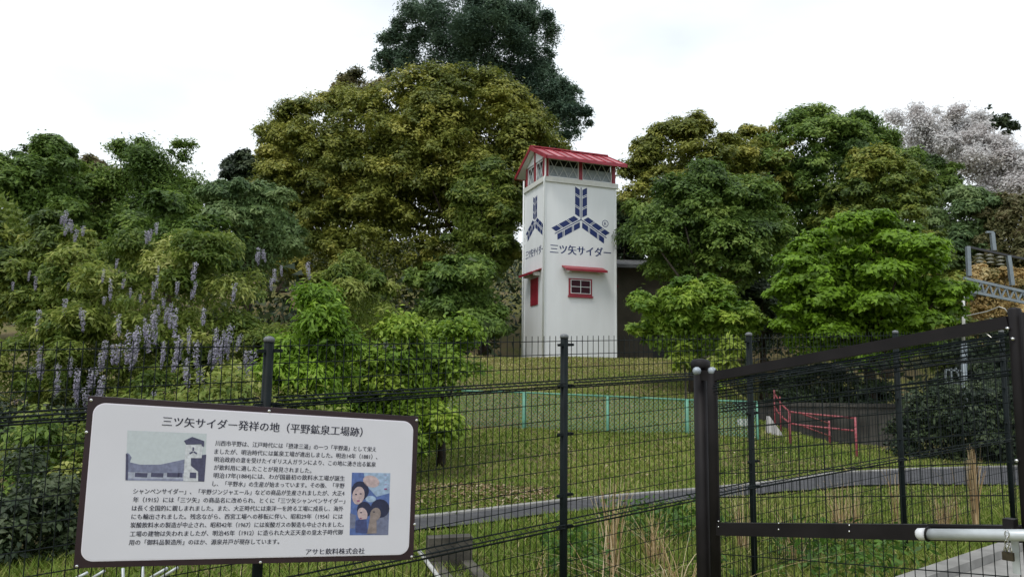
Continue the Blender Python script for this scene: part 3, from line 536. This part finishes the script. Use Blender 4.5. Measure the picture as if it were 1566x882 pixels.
lock = thing('padlock', gp(1542, 850, .09), 'small dark brass padlock hanging from a chain below the latch pipe', 'padlock')
lc = gp(1542, 850, .09); up = np.array([0, 0, 1.])
MB().obox(lc-gd*.020-up*.016-gn*.008, gd*.04, gn*.016, up*.032).build('body', mat('aged_brass', (.09, .075, .05), .45, .6, var=.4, scale=40), lock)
MB().tube([lc+gd*.013*math.cos(t_)+up*(.016+.03*max(0, math.sin(t_))) for t_ in np.linspace(0, PI, 11)], .0035, 8).build('shackle', steel, lock, True)
chain = thing('chain', gp(1540, 828, .09), 'short galvanised chain looped between the latch pipe and the padlock', 'chain')
for i in range(4):
    cc = gp(1540+(i % 2), 816+i*7.2, .10); ax_ = (gd, gn)[i % 2]
    MB().tube([cc+up*.014*math.cos(t_)+ax_*.008*math.sin(t_) for t_ in np.linspace(0, 2*PI, 11)], .0022, 6).build('link', steel, chain, True)
# second gate's post just in the right edge
ep = P(1573, 560, 3.1)
e = thing('gate_post', (ep[0], ep[1], 0), 'dark steel post of the other gate leaf cut by the right edge of the photo', 'post')
MB().tube([(ep[0], ep[1], -.2), (ep[0], ep[1], P(1573, 478, 3.1)[2])], .0165, 14).build('shaft', blackm, e, True)

# ------------------------------------------------------------------ the tower
TA = math.radians(20); TC = np.array([1.30, 30., 0]); TU = np.array([math.cos(TA), math.sin(TA), 0]); TW = np.array([-math.sin(TA), math.cos(TA), 0]); UP = np.array([0, 0, 1.])
TWd, TDp = 3.22, 2.2
def tz(y, x=833, Y=30): return P(x, y, Y)[2]
zl = tz(270); zb = 2.0
tower = thing('tower', (TC[0], TC[1], 2.3), 'slim white water tower with red metal roof and blue three arrow emblem', 'tower')
wallm = mat('white_painted_wall', (.77, .785, .80), .75, col2=(.725, .74, .75), scale=1.6, bump=.15, spec=.25, stretch=(1.6, 1.6, .4), detail=8); trimw = mat('white_trim', (.78, .80, .80), .6); ledgem = mat('ledge_cream', (.66, .66, .62), .7, var=.1)
redm = mat('red_paint', (.30, .018, .035), .45, var=.25, scale=4); roofm = mat('red_roof_metal', (.33, .015, .03), .35, var=.18, scale=2.5); seamm = mat('sheen_pink_roof_metal', (.50, .10, .12), .35, var=.2, scale=3)  # pinker roof tone paints reflected light on alternate panels
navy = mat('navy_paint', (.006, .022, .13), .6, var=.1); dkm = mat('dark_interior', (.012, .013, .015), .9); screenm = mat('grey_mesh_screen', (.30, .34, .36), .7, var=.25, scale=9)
def tp(u, v, z): return TC+TU*u+TW*v+UP*(z-TC[2])
def tb(mb, u0, u1, v0, v1, z0, z1, mi=0): return mb.obox(tp(u0, v0, z0), TU*(u1-u0), TW*(v1-v0), UP*(z1-z0), mi)
tb(MB(), 0, TWd, 0, TDp, zb, zl-.2).build('wall', wallm, tower)
tb(MB(), -.09, TWd+.09, -.09, TDp+.09, zl-.2, zl).build('ledge', ledgem, tower)
for u, v in ((0, 0), (TWd, 0), (0, TDp)): tb(MB(), u-.03, u+.03, v-.03, v+.03, zb, zl-.202).build('corner_trim', trimw, tower)
zt = P(842, 238, 30)[2]-.02   # top of the upper storey at the eaves
hgt = zt-zl
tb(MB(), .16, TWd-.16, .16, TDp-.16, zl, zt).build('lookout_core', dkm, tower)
def bay(o, a, z0, z1, wid, nm='lookout_window', n_=3, scr=.62):
    """window bay: frame with grey screen below, open dark strip above and a lattice of crossed laths"""
    nn = np.cross(a, UP)
    w_ = MB(); t_ = .035
    for (s0, s1, q0, q1) in ((0, wid, 0, t_), (0, wid, z1-z0-t_, z1-z0), (0, t_, t_, z1-z0-t_), (wid-t_, wid, t_, z1-z0-t_)):
        w_.obox(o+a*s0+UP*(z0-o[2]+q0)-nn*.02, a*(s1-s0), nn*.04, UP*(q1-q0))
    fr = w_.build(nm, trimw, tower)
    MB().obox(o+a*t_+UP*(z0-o[2]+t_)-nn*.045, a*(wid-2*t_), nn*.02, UP*((z1-z0)*scr-t_)).build('screen', screenm, fr)
    lt = MB(); H0, H1 = z0+t_, z1-t_; st = (wid-2*t_)/n_
    for i in range(n_):
        for dx0, dx1 in ((0, 1), (1, 0)):
            p0 = o+a*(t_+st*(i+dx0*.92+.04))+UP*(H0-o[2])+nn*.012; p1 = o+a*(t_+st*(i+dx1*.92+.04))+UP*(H1-o[2])+nn*.012
            lt.bar(p0+nn*.012*dx0, p1+nn*.012*dx0, .022, .022, up=nn)
    lt.build('lattice', mat('lattice_paint', (.5, .52, .52), .6), fr)
pw = .15; bw = (TWd-3*pw)/2
for i in range(3): tb(MB(), i*(bw+pw), i*(bw+pw)+pw, 0, .16, zl, zt).build('red_post', redm, tower)
for i in range(2): bay(tp(pw+i*(bw+pw)+.004, .06, zl), TU, zl+.03, zt-.05, bw-.008)
pw2 = .13; bl = (TDp-.16-3*pw2)/2
for i in range(3): tb(MB(), 0, .16, .165+i*(bl+pw2)+bl*0, .165+i*(bl+pw2)+pw2, zl, zt+ (0 if i != 1 else .5)).build('red_post', redm, tower)
for i in range(2): bay(tp(.06, .165+pw2+i*(bl+pw2)+bl-.004, zl), -TW, zl+.03, zt-.05, bl-.008, n_=2)
# gable walls and roof
vr = TDp/2; ovf = .72; ovg = .22; zr = zt+.12+vr*.48; ze = zt+.12-ovf*.48
for u in (0.02, TWd-.14):
    MB().add([tp(u, .0, zt+.0), tp(u, TDp, zt), tp(u, vr, zt+.5*vr-.05), tp(u+.12, 0, zt), tp(u+.12, TDp, zt), tp(u+.12, vr, zt+.5*vr-.05)], [(0, 1, 2), (5, 4, 3), (0, 3, 4, 1), (1, 4, 5, 2), (2, 5, 3, 0)]).build('gable_wall', wallm, tower)
npan = 8; Lr = TWd+.15+ovg
for side in (0, 1):
    v0 = -ovf if side == 0 else TDp+ovf
    e0 = tp(-ovg, v0, ze); r0 = tp(-ovg, vr, zr); dn = unit(r0-e0); nrm_ = unit(np.cross(TU, dn)); nrm_ = nrm_ if nrm_[2] > 0 else -nrm_
    MB().obox(e0-nrm_*.06, TU*Lr, r0-e0, nrm_*.055).build('soffit', trimw, tower)
    for i in range(npan):
        a = e0+TU*(Lr*i/npan+.012)+nrm_*.001; MB().obox(a, TU*(Lr/npan-.024), (r0-e0), nrm_*.02).build('roof_panel', seamm if i % 2 else roofm, tower)
    for i in range(npan+1):
        a = e0+TU*(Lr*i/npan-.012)+nrm_*.002; MB().obox(a, TU*.024, (r0-e0), nrm_*.055).build('roof_seam', roofm, tower)
    MB().bar(tp(-ovg, v0, ze-.02), tp(-ovg+Lr, v0, ze-.02), .04, .13).build('eave_fascia', redm, tower)
    for u in (-ovg-.022, -ovg+Lr+.022): MB().bar(tp(u, v0, ze-.03), tp(u, vr, zr-.03), .04, .15).build('bargeboard', redm, tower)
MB().bar(tp(-ovg-.03, vr, zr+.05), tp(-ovg+Lr+.03, vr, zr+.05), .2, .05).build('ridge_cap', roofm, tower)
# downpipes
MB().tube([tp(-.02, -.3, zt-.02), tp(-.05, -.16, zt-.14), tp(-.06, -.15, zl+.02), tp(-.1, -.14, zl-.12), tp(-.09, -.1, zl-.35), tp(-.07, -.06, zl-.5), tp(-.07, -.06, zb)], .035, 8).build('downpipe', trimw, tower, True)
MB().tube([tp(-.06, TDp+.08, zt-.5), tp(-.06, TDp+.08, zb)], .04, 8).build('downpipe', trimw, tower, True)
# emblem: three feathered arrows, and the name; flat print on both faces
def emblem(o, a, nn, sc, nm='emblem'):
    mb = MB()
    for an in (90, 210, 330):
        t_ = math.radians(an); d = a*math.cos(t_)+UP*math.sin(t_); e = -a*math.sin(t_)+UP*math.cos(t_)
        def pt(r, s): return o+sc*(d*r+e*s)+nn*.006
        mb.add([pt(.0, -.014), pt(1.02, -.014), pt(1.02, .014), pt(.0, .014)], [(0, 3, 2, 1)])
        for s in (-1, 1):
            x0, x1 = .045*s, .205*s; sl = .085
            for r0, r1 in ((.075, .31), (.335, .36), (.385, .67), (.695, .72), (.745, .95)):
                r0b = r0
                mb.add([pt(r0b, x0), pt(r1, x0), pt(r1+sl, x1), pt(r0b+sl, x1)], [(0, 1, 2, 3) if s < 0 else (3, 2, 1, 0)])
    mb.build(nm, navy, tower)
def fr(x, y): return PP(x, y, TC, -TW)
def fl(x, y): return PP(x, y, TC, -TU)
oF = fr(888.5, 336); emblem(oF, TU, -TW, 1.33)
oL = tp(0, 1.08, oF[2]); emblem(oL, -TW, -TU, 1.05)
mt = MB(); a = fr(841, 380); b_ = fr(933.5, 386.5); b_[2] = a[2] = (a[2]+b_[2])/2; put_text(mt, '三ツ矢サイダー', a, b_, .40, UP, -TW, .006, .035); mt.build('name_lettering', navy, tower)
mt = MB(); put_text(mt, '三ツ矢サイダー', tp(0, 2.12, a[2]), tp(0, .10, a[2]), .38, UP, -TU, .006, .035); mt.build('name_lettering', navy, tower)
c0 = fr(925.5, 342); rg = MB(); K = 20
for j in range(K):
    t0, t1 = 2*PI*j/K, 2*PI*(j+1)/K; q4 = [c0+r_*(TU*math.cos(t_)+UP*math.sin(t_))-TW*.006 for r_, t_ in ((.15, t0), (.125, t0), (.125, t1), (.15, t1))]; rg.add(q4, [(0, 1, 2, 3)])
put_text(rg, 'R', c0-TU*.055, c0+TU*.06, .17, UP, -TW, .006, .01); rg.build('registered_mark', navy, tower)
# front window with awning
def awning(o, a, nn, wid, outp, nm='awning'):
    """small red lean-to roof on two brackets"""
    aw = MB().hexa([o-a*wid/2, o+a*wid/2, o+a*wid/2+nn*outp-UP*.16, o-a*wid/2+nn*outp-UP*.16, o-a*wid/2+UP*.05, o+a*wid/2+UP*.05, o+a*wid/2+nn*outp-UP*.12, o-a*wid/2+nn*outp-UP*.12]).build(nm, roofm, tower)
    MB().bar(o-a*wid/2+nn*outp-UP*.16, o+a*wid/2+nn*outp-UP*.16, .03, .09).build('fascia', redm, aw)
    for s in (-1, 1):
        k0 = o+a*s*wid*.36-UP*.1; MB().obox(k0-a*.05-UP*.14, a*.1, nn*outp*.7, UP*.14).build('bracket', ledgem, aw)
wA, wB = fr(869.5, 425), fr(905, 456.5); wz0, wz1 = wB[2]+.04, wA[2]; u0 = (wA-TC) @ TU; u1 = (wB-TC) @ TU
win = tb(MB(), u0, u1, -.03, -.002, wz0, wz1).build('window', redm, tower)
tb(MB(), u0+.09, u1-.09, -.034, -.0305, wz0+.14, wz1-.07).build('pane', mat('dark_red_glass', (.045, .010, .018), .5, spec=.2), win)
for k_ in (0, 1, 2): uu = u0+.09+(u1-u0-.18)*k_/2; tb(MB(), uu-.011, uu+.011, -.055, -.036, wz0+.13, wz1-.07).build('glazing_bar', trimw, win)
for k_ in (0, 1, 2): zz_ = wz0+.14+(wz1-wz0-.21)*k_/2; tb(MB(), u0+.07, u1-.07, -.06, -.0565, zz_-.011, zz_+.011).build('glazing_bar', trimw, win)
gr = MB()
for k_ in range(1, 8): uu = u0+.09+(u1-u0-.18)*k_/8; gr.bar(tp(uu, -.045, wz0+.14), tp(uu, -.045, wz1-.07), .01, .008)
gr.build('grille', redm, win)
tb(MB(), u0-.03, u1+.03, -.09, -.0015, wz0-.03, wz0+.04).build('sill', redm, win)
aF = fr(891, 409.5); aF = tp((aF-TC) @ TU, 0, aF[2]); awning(aF, TU, -TW, 1.86, .42)
aL = tp(0, 1.05, P(815, 415, 31)[2]); awning(aL, -TW, -TU, 1.5, .42)
tb(MB(), -.035, -.002, .65, 1.45, aL[2]-1.42, aL[2]-.30).build('shutter', redm, tower)
aR = tp(TWd, 1.2, P(945, 428, 31)[2]); awning(aR, TW, TU, 1.2, .42)

# ------------------------------------------------------------------ the dark house behind the tower, to its right
HC = P(955, 520, 35.5); hw0 = HC[2]; wallb = mat('shaded_tan_render', (.12, .105, .08), .9, var=.35, scale=1.5, bump=.3); tile = mat('grey_tile', (.17, .175, .18), .8, var=.35, scale=3)  # render colour lowered for the shade of the trees above
house = thing('house', (5.4, 36, H(5.4, 36)), 'low dark house with grey tiled roof half hidden right of the tower', 'house')
zg = float(H(5.4, 36))-.5; zh = P(960, 404, 35)[2]
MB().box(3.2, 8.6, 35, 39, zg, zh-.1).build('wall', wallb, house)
for j in range(5):
    for i in range(12):
        MB().obox((2.9+i*.5, 34.5+j*.5, zh-.12+j*.13), (.485, 0, 0), (0, .54, .15), (0, 0, .05)).build('roof_tile', tile, house)
MB().box(2.9, 8.95, 34.42, 34.5, zh-.24, zh-.10).build('gutter', tile, house)
MB().box(6.6, 7.3, 34.97, 35.02, zg+.5, zg+2.6).build('door', mat('dark_door', (.03, .03, .03), .7), house)

# ------------------------------------------------------------------ green chain link fence on the bank
gpm = mat('mint_green_paint', (.14, .37, .26), .5, var=.2, scale=5); gwm = mat('green_coated_wire', (.17, .32, .22), .6)
cf = thing('chain_link_fence', (.3, 17, .3), 'low mint green chain link fence standing across the middle of the grass bank', 'fence')
CF = [(668, 596, 672, 17.6), (802, 600, 677, 17.0), (929, 605.5, 680, 16.9), (1050, 611, 684, 16.8), (1158, 614, 692, 16.6)]
tops = [P(x, y0, D) for x, y0, y1, D in CF]; bots = [P(x, y1, D) for x, y0, y1, D in CF]
for i, (a, b_) in enumerate(zip(tops, bots)):
    MB().tube([(a[0], a[1], b_[2]-.3), (a[0], a[1], a[2])], .045 if i in (1, 3) else .03, 10).build('post', gpm, cf, True)
    if i < 4:
        MB().tube([a, tops[i+1]], .019, 8).build('top_rail', gpm, cf, True)
        b0, b1 = np.array([a[0], a[1], b_[2]]), np.array([tops[i+1][0], tops[i+1][1], bots[i+1][2]])
        MB().tube([b0, b1], .019, 8).build('bottom_rail', gpm, cf, True)
        L_ = np.linalg.norm(tops[i+1]-a); hN = a[2]-b_[2]; mb = MB(); st = .085; nk = int((L_+hN)/st)
        for k_ in range(nk):
            for sg_ in (0, 1):
                s0 = k_*st; pts_ = []
                for z_ in (0., hN):
                    s = (s0-z_) if sg_ == 0 else (L_-s0+z_); pts_.append((s, z_))
                # clip to the bay
                (sa, za), (sb, zb_) = pts_; out_ = []
                tlo, thi = 0., 1.
                ds = sb-sa
                for lim, sgn in ((0., 1), (L_, -1)):
                    f0, f1 = sgn*(sa-lim), sgn*(sb-lim)
                    if f0 < 0 and f1 < 0: tlo = 2
                    elif f0 < 0: tlo = max(tlo, f0/(f0-f1))
                    elif f1 < 0: thi = min(thi, f0/(f0-f1))
                if tlo >= thi: continue
                def at(t): s = sa+ds*t; z_ = hN*t; q_ = b0+(b1-b0)*(s/L_); return q_+[0, -.004*sg_, z_]
                mb.tube([at(tlo), at(thi)], .0048 if i < 3 else .007, 3, cap=False)
        tag(mb.build('chain_link_mesh', gwm, cf), kind='stuff')
# ------------------------------------------------------------------ red railing, white boards, retaining wall
red2 = mat('faded_red_rail', (.28, .025, .04), .5, var=.3, scale=20, col2=(.36, .11, .12))
rr = thing('railing', P(1207, 685, 16.5), 'faded red pipe handrail with two rails beside the foot of the bank', 'railing')
def rp(x, y, D): return P(x, y, D)
segs = [[(1183, 599, 19.5), (1189, 609, 18.6), (1197, 620, 17.5), (1207, 629, 16.5), (1220, 631, 16.3), (1308, 639, 15.5)], [(1183, 619, 19.5), (1189, 629, 18.6), (1198, 639, 17.5), (1209, 647, 16.5), (1222, 649.5, 16.3), (1305, 658, 15.5)]]
for sgm in segs: MB().tube([rp(*p) for p in sgm], .019, 8).build('rail', red2, rr, True)
for sgm in ([(1228, 633, 16.4), (1268, 647, 17.6)], [(1230, 652, 16.4), (1271, 667, 17.6)]): MB().tube([rp(*p) for p in sgm], .018, 8).build('rail', red2, rr, True)
for x, y, D in ((1184, 596, 19.5), (1193, 606, 18.6), (1207, 627, 16.5), (1268, 643, 17.6), (1308, 637, 15.5)):
    p = rp(x, y, D); MB().tube([(p[0], p[1], float(H(p[0], p[1]))-.2), p], .027, 8).build('post', red2, rr, True)
wbm = mat('white_board', (.62, .60, .60), .6, var=.15, scale=4)
o = PP(1171, 684, (0, 17.6, 0), np.array([0, 1., 0]))
def flatslab(name, pts, D, th, m, parent, label=None):
    q_ = [P(x, y, D) for x, y in pts]; mb = MB(); slab(mb, q_, np.array([0, -1., 0]), 0, th); return mb.build(name, m, parent)
ob = flatslab('white_panel', [(1171, 636), (1176, 636), (1186, 650), (1212, 686), (1171, 686)], 17.6, .05, wbm, None)
tag(ob, 'white triangular panel leaning at the foot of the red railing', 'panel')
ob = flatslab('white_panel', [(1127, 640), (1148, 640), (1148, 682), (1127, 682)], 18.0, .05, wbm, None); tag(ob, 'white upright board behind the right end of the chain link fence', 'panel')
rw = tag(thing('retaining_wall', (8.5, 20.2, 0), 'stained concrete retaining wall coloured dark for tree shade, behind the red railing', 'wall'))
for i in range(3): MB().box(6.1+i*1.5, 7.59+i*1.5, 20.1, 20.5, -.2, 1.0).build('wall_block', dconcrete, rw)
MB().box(6.0, 10.7, 20.05, 20.6, 1.001, 1.09).build('coping', dconcrete, rw)
# concrete drain by the fence, and poles lying there
dr = thing('drain_channel', PG(690, 850), 'stained concrete drainage channel cut through the turf right of the information board', 'drain')
MCN = mat('mossy_concrete', (.11, .10, .08), .95, var=.55, scale=5, bump=.7)
d0 = PG(655, 872); d1 = PG(722, 868); dd = unit(d1-d0); pr = np.array([-dd[1], dd[0], 0]); LL = np.linalg.norm(d1-d0)
MB().obox(d0-[0, 0, .2], d1-d0, pr*.14, (0, 0, .46)).build('headwall', MCN, dr)
for s_ in (0, LL-.1): MB().obox(d0+dd*s_-pr*.9-[0, 0, .2], dd*.1, pr*.898, (0, 0, .27)).build('side_wall', MCN, dr)
MB().obox(d0+dd*.102-pr*.9-[0, 0, .2], dd*(LL-.204), pr*.898, (0, 0, .21)).build('channel_floor', MCN, dr)
polem = mat('white_pole', (.6, .6, .57), .6, var=.4, scale=30)
def pole(pts, r, label, m=polem, grp=None): o = MB().tube(pts, r, 8).build('pole', m, None, True); return tag(o, label, 'pole', grp)
pole([P(641, 842, 6.9), P(672, 884, 6.0)], .018, 'pale thin pole leaning on the drain at the lower right corner of the board')
pole([P(682, 622, 15), P(703, 633, 15)], .02, 'short white stick on the bank left of the chain link fence')
fr_ = thing('pipe_stand', P(190, 960, 4.4), 'grey pipe stand with crossed braces showing under the information board', 'pipe stand')
for a, b_ in (((188, 868), (190, 950)), ((218, 866), (219, 950)), ((115, 884), (134, 875)), ((140, 884), (160, 872)), ((228, 884), (256, 868)), ((244, 884), (272, 867))):
    MB().tube([P(*a, 4.3), P(*b_, 4.3)], .008, 8).build('pipe', galv, fr_, True)

# ------------------------------------------------------------------ railway gantry
gs = mat('galvanised_steel', (.25, .29, .32), .5, .4, var=.2, scale=6); gD = 25.
gan = thing('railway_gantry', P(1650, 640, gD), 'grey lattice truss gantry with insulators over the railway at the right edge', 'gantry')
def g3(x, y, dY=0): return P(x, y, gD+dY)
tA0, tA1 = (1474, 425), (1640, 463); bA0, bA1 = (1486, 446), (1640, 478)
for dY in (-.25, .25):
    MB().bar(g3(*tA0, dY), g3(*tA1, dY), .09, .09).build('top_chord', gs, gan); MB().bar(g3(*bA0, dY), g3(*bA1, dY), .09, .09).build('bottom_chord', gs, gan)
    n_ = 12
    for i in range(n_):
        ft, fb = i/n_, (i+.5)/n_
        T0 = g3(tA0[0]+14+(tA1[0]-tA0[0]-14)*ft, tA0[1]+3+(tA1[1]-tA0[1]-3)*ft, dY); B0 = g3(bA0[0]+(bA1[0]-bA0[0])*fb, bA0[1]+(bA1[1]-bA0[1])*fb, dY); T1 = g3(tA0[0]+14+(tA1[0]-tA0[0]-14)*(i+1)/n_, tA0[1]+3+(tA1[1]-tA0[1]-3)*(i+1)/n_, dY)
        MB().bar(T0, B0, .045, .045).bar(B0, T1, .045, .045).build('lattice_brace', gs, gan)
MB().bar(g3(1478, 456), g3(1505, 443), .06, .06).build('knee_brace', gs, gan)
for a, b_ in (((1480, 377), (1482, 422)), ((1542, 391), (1548, 436)), ((1517, 356), (1520, 383))): MB().bar(g3(*a), g3(*b_), .12, .12, up=(0, 1, 0)).build('upright', gs, gan)
MB().bar(g3(1478, 377), g3(1575, 398), .08, .07).build('crossbar', mat('dark_steel', (.03, .03, .035), .5), gan)
MB().bar(g3(1508, 355), g3(1519, 355), .08, .06).build('lamp_arm', gs, gan)
insm = mat('porcelain', (.42, .42, .36), .3, var=.3)
for x, y in ((1497, 387), (1513, 388), (1529, 391)):
    p = g3(x, y); mb = MB()
    for k_ in range(3): mb.tube([p-[0, 0, .02+k_*.12], p-[0, 0, .06+k_*.12], p-[0, 0, .09+k_*.12]], [.04, .14, .04], 10)
    mb.build('insulator', insm, gan, True)
mast = thing('railway_mast', P(1477, 730, gD-1), 'slim pale mast with a small ladder bracket standing behind the gate', 'mast')
p0 = P(1473, 452, 24); MB().tube([p0, P(1474, 525, 24)], .05, 8).build('white_sleeve', mat('white_sleeve', (.6, .6, .58), .6), mast, True)
MB().tube([P(1474, 525, 24), P(1477, 735, 24)], .09, 10).build('mast_pole', gs, mast, True)
for a, b_ in (((1446, 565), (1446, 583)), ((1454, 563), (1455, 583)), ((1461, 562), (1470, 585)), ((1445, 584), (1476, 587)), ((1446, 565), (1475, 567)), ((1449, 590), (1473, 612)), ((1462, 628), (1474, 628)), ((1462, 643), (1474, 643)), ((1462, 628), (1462, 643))):
    MB().bar(P(*a, 24), P(*b_, 24), .05, .05, up=(0, 1, 0)).build('bracket_bar', gs, mast)

# ------------------------------------------------------------------ dry grass tufts along the fence
sm = leafmat('straw', [(.27, .17, .08), (.44, .31, .16), (.56, .43, .25), (.66, .56, .38)], .2, .7, .2)
def tuft(px, ytop, D, n, spread, label, lean=0., grp='dry grass tufts along the fence', wdt=.0042, arch=.35):
    zt_ = P(px, ytop, D)[2]; x0 = P(px, ytop, D)[0]; z0 = float(H(x0, D)); hh = zt_-z0
    vs = []; ti = []
    for _ in range(int(n*1.1)):
        a = RS.rand()*2*PI; r = spread*.35*math.sqrt(RS.rand()); b0 = np.array([x0+r*math.cos(a), D+r*math.sin(a), z0-.02]); hk = hh*(.45+.55*RS.rand()**.6)
        ln = np.array([RS.normal()*spread*.5+lean*hk, RS.normal()*spread*.5, 0]); cur = arch*RS.rand()*RS.rand()
        side = unit([math.cos(a+1.2), math.sin(a+1.2), 0])*wdt; pr_ = None; tt = RS.rand()
        for k_ in range(6):
            f = k_/5; c = b0+ln*f**1.7+UP*hk*(f-cur*f**3*.9)+ln*cur*f**3*2.2; w_ = side*(1-.75*f)
            if pr_ is not None: vs.append([pr_[0]-pr_[1], pr_[0]+pr_[1], c+w_, c-w_]); ti.append(tt)
            pr_ = (c, w_)
    o = quads('dry_grass_tuft', np.array(vs), np.array(ti), sm); return tag(o, label, 'grass tuft', grp)
tuft(935, 712, 6.4, 40, .2, 'straw coloured tuft right of the middle fence post, tall with thin tips', wdt=.006)
tuft(1000, 770, 6.9, 60, .26, 'bushy straw tuft midway between the middle post and the gate')
tuft(1040, 790, 5.4, 40, .5, 'low arching straw tuft just left of the gate post', arch=1.2, wdt=.006)
tuft(930, 815, 5.6, 34, .5, 'low arching straw tuft beside the middle fence post', lean=-.1, arch=1.2, wdt=.006)
tuft(830, 835, 6.3, 14, .35, 'few bent straw blades left of the middle fence post', arch=1.2, wdt=.0055)
tuft(1135, 722, 7.4, 40, .22, 'thin upright straw tuft behind the left of the gate')
tuft(1282, 728, 7.8, 80, .16, 'reddish straw tuft behind the centre of the gate')
tuft(1305, 735, 8.0, 60, .14, 'second reddish straw tuft, right beside the one at the centre of the gate')
tuft(1440, 740, 8.2, 90, .18, 'broad brown straw tuft behind the latch pipe end')
tuft(1365, 690, 8.4, 16, .12, 'single thin reed group left of the plume')
tuft(1485, 672, 8.2, 150, .07, 'dense tan plume of dry pampas standing behind the right part of the gate', wdt=.006)
tuft(1460, 665, 8.8, 8, .25, 'loose bent stalk left of the dense plume', arch=.6)
tuft(1215, 760, 6.8, 30, .3, 'sparse straw tuft low behind the left third of the gate')
tuft(112, 850, 3.9, 10, .06, 'dry curled stalk at the lower left corner of the board')
# broad leaved weeds low in front
n_ = 4500; x = RS.uniform(.3, 3.6, n_); y = RS.uniform(5.6, 8.6, n_); pch = np.sin(x*2.3+1)*np.cos(y*1.9)-.1; kp = (pch > 0) & ((x-a_[0])*perp[0]+(y-a_[1])*perp[1] < -.2); x, y = x[kp], y[kp]
tag(leaf_mesh('weeds', np.stack([x, y, H(x, y)+.05+.28*RS.rand(len(x))], 1), udir(len(x))+(0, 0, .9), .08, .03, RS.rand(len(x)), .2, leafmat('leaf_weed', [(.035, .08, .012), (.06, .13, .02), (.10, .19, .03)])), 'fresh green weeds growing among the straw behind the fence', 'weeds', kind='stuff')
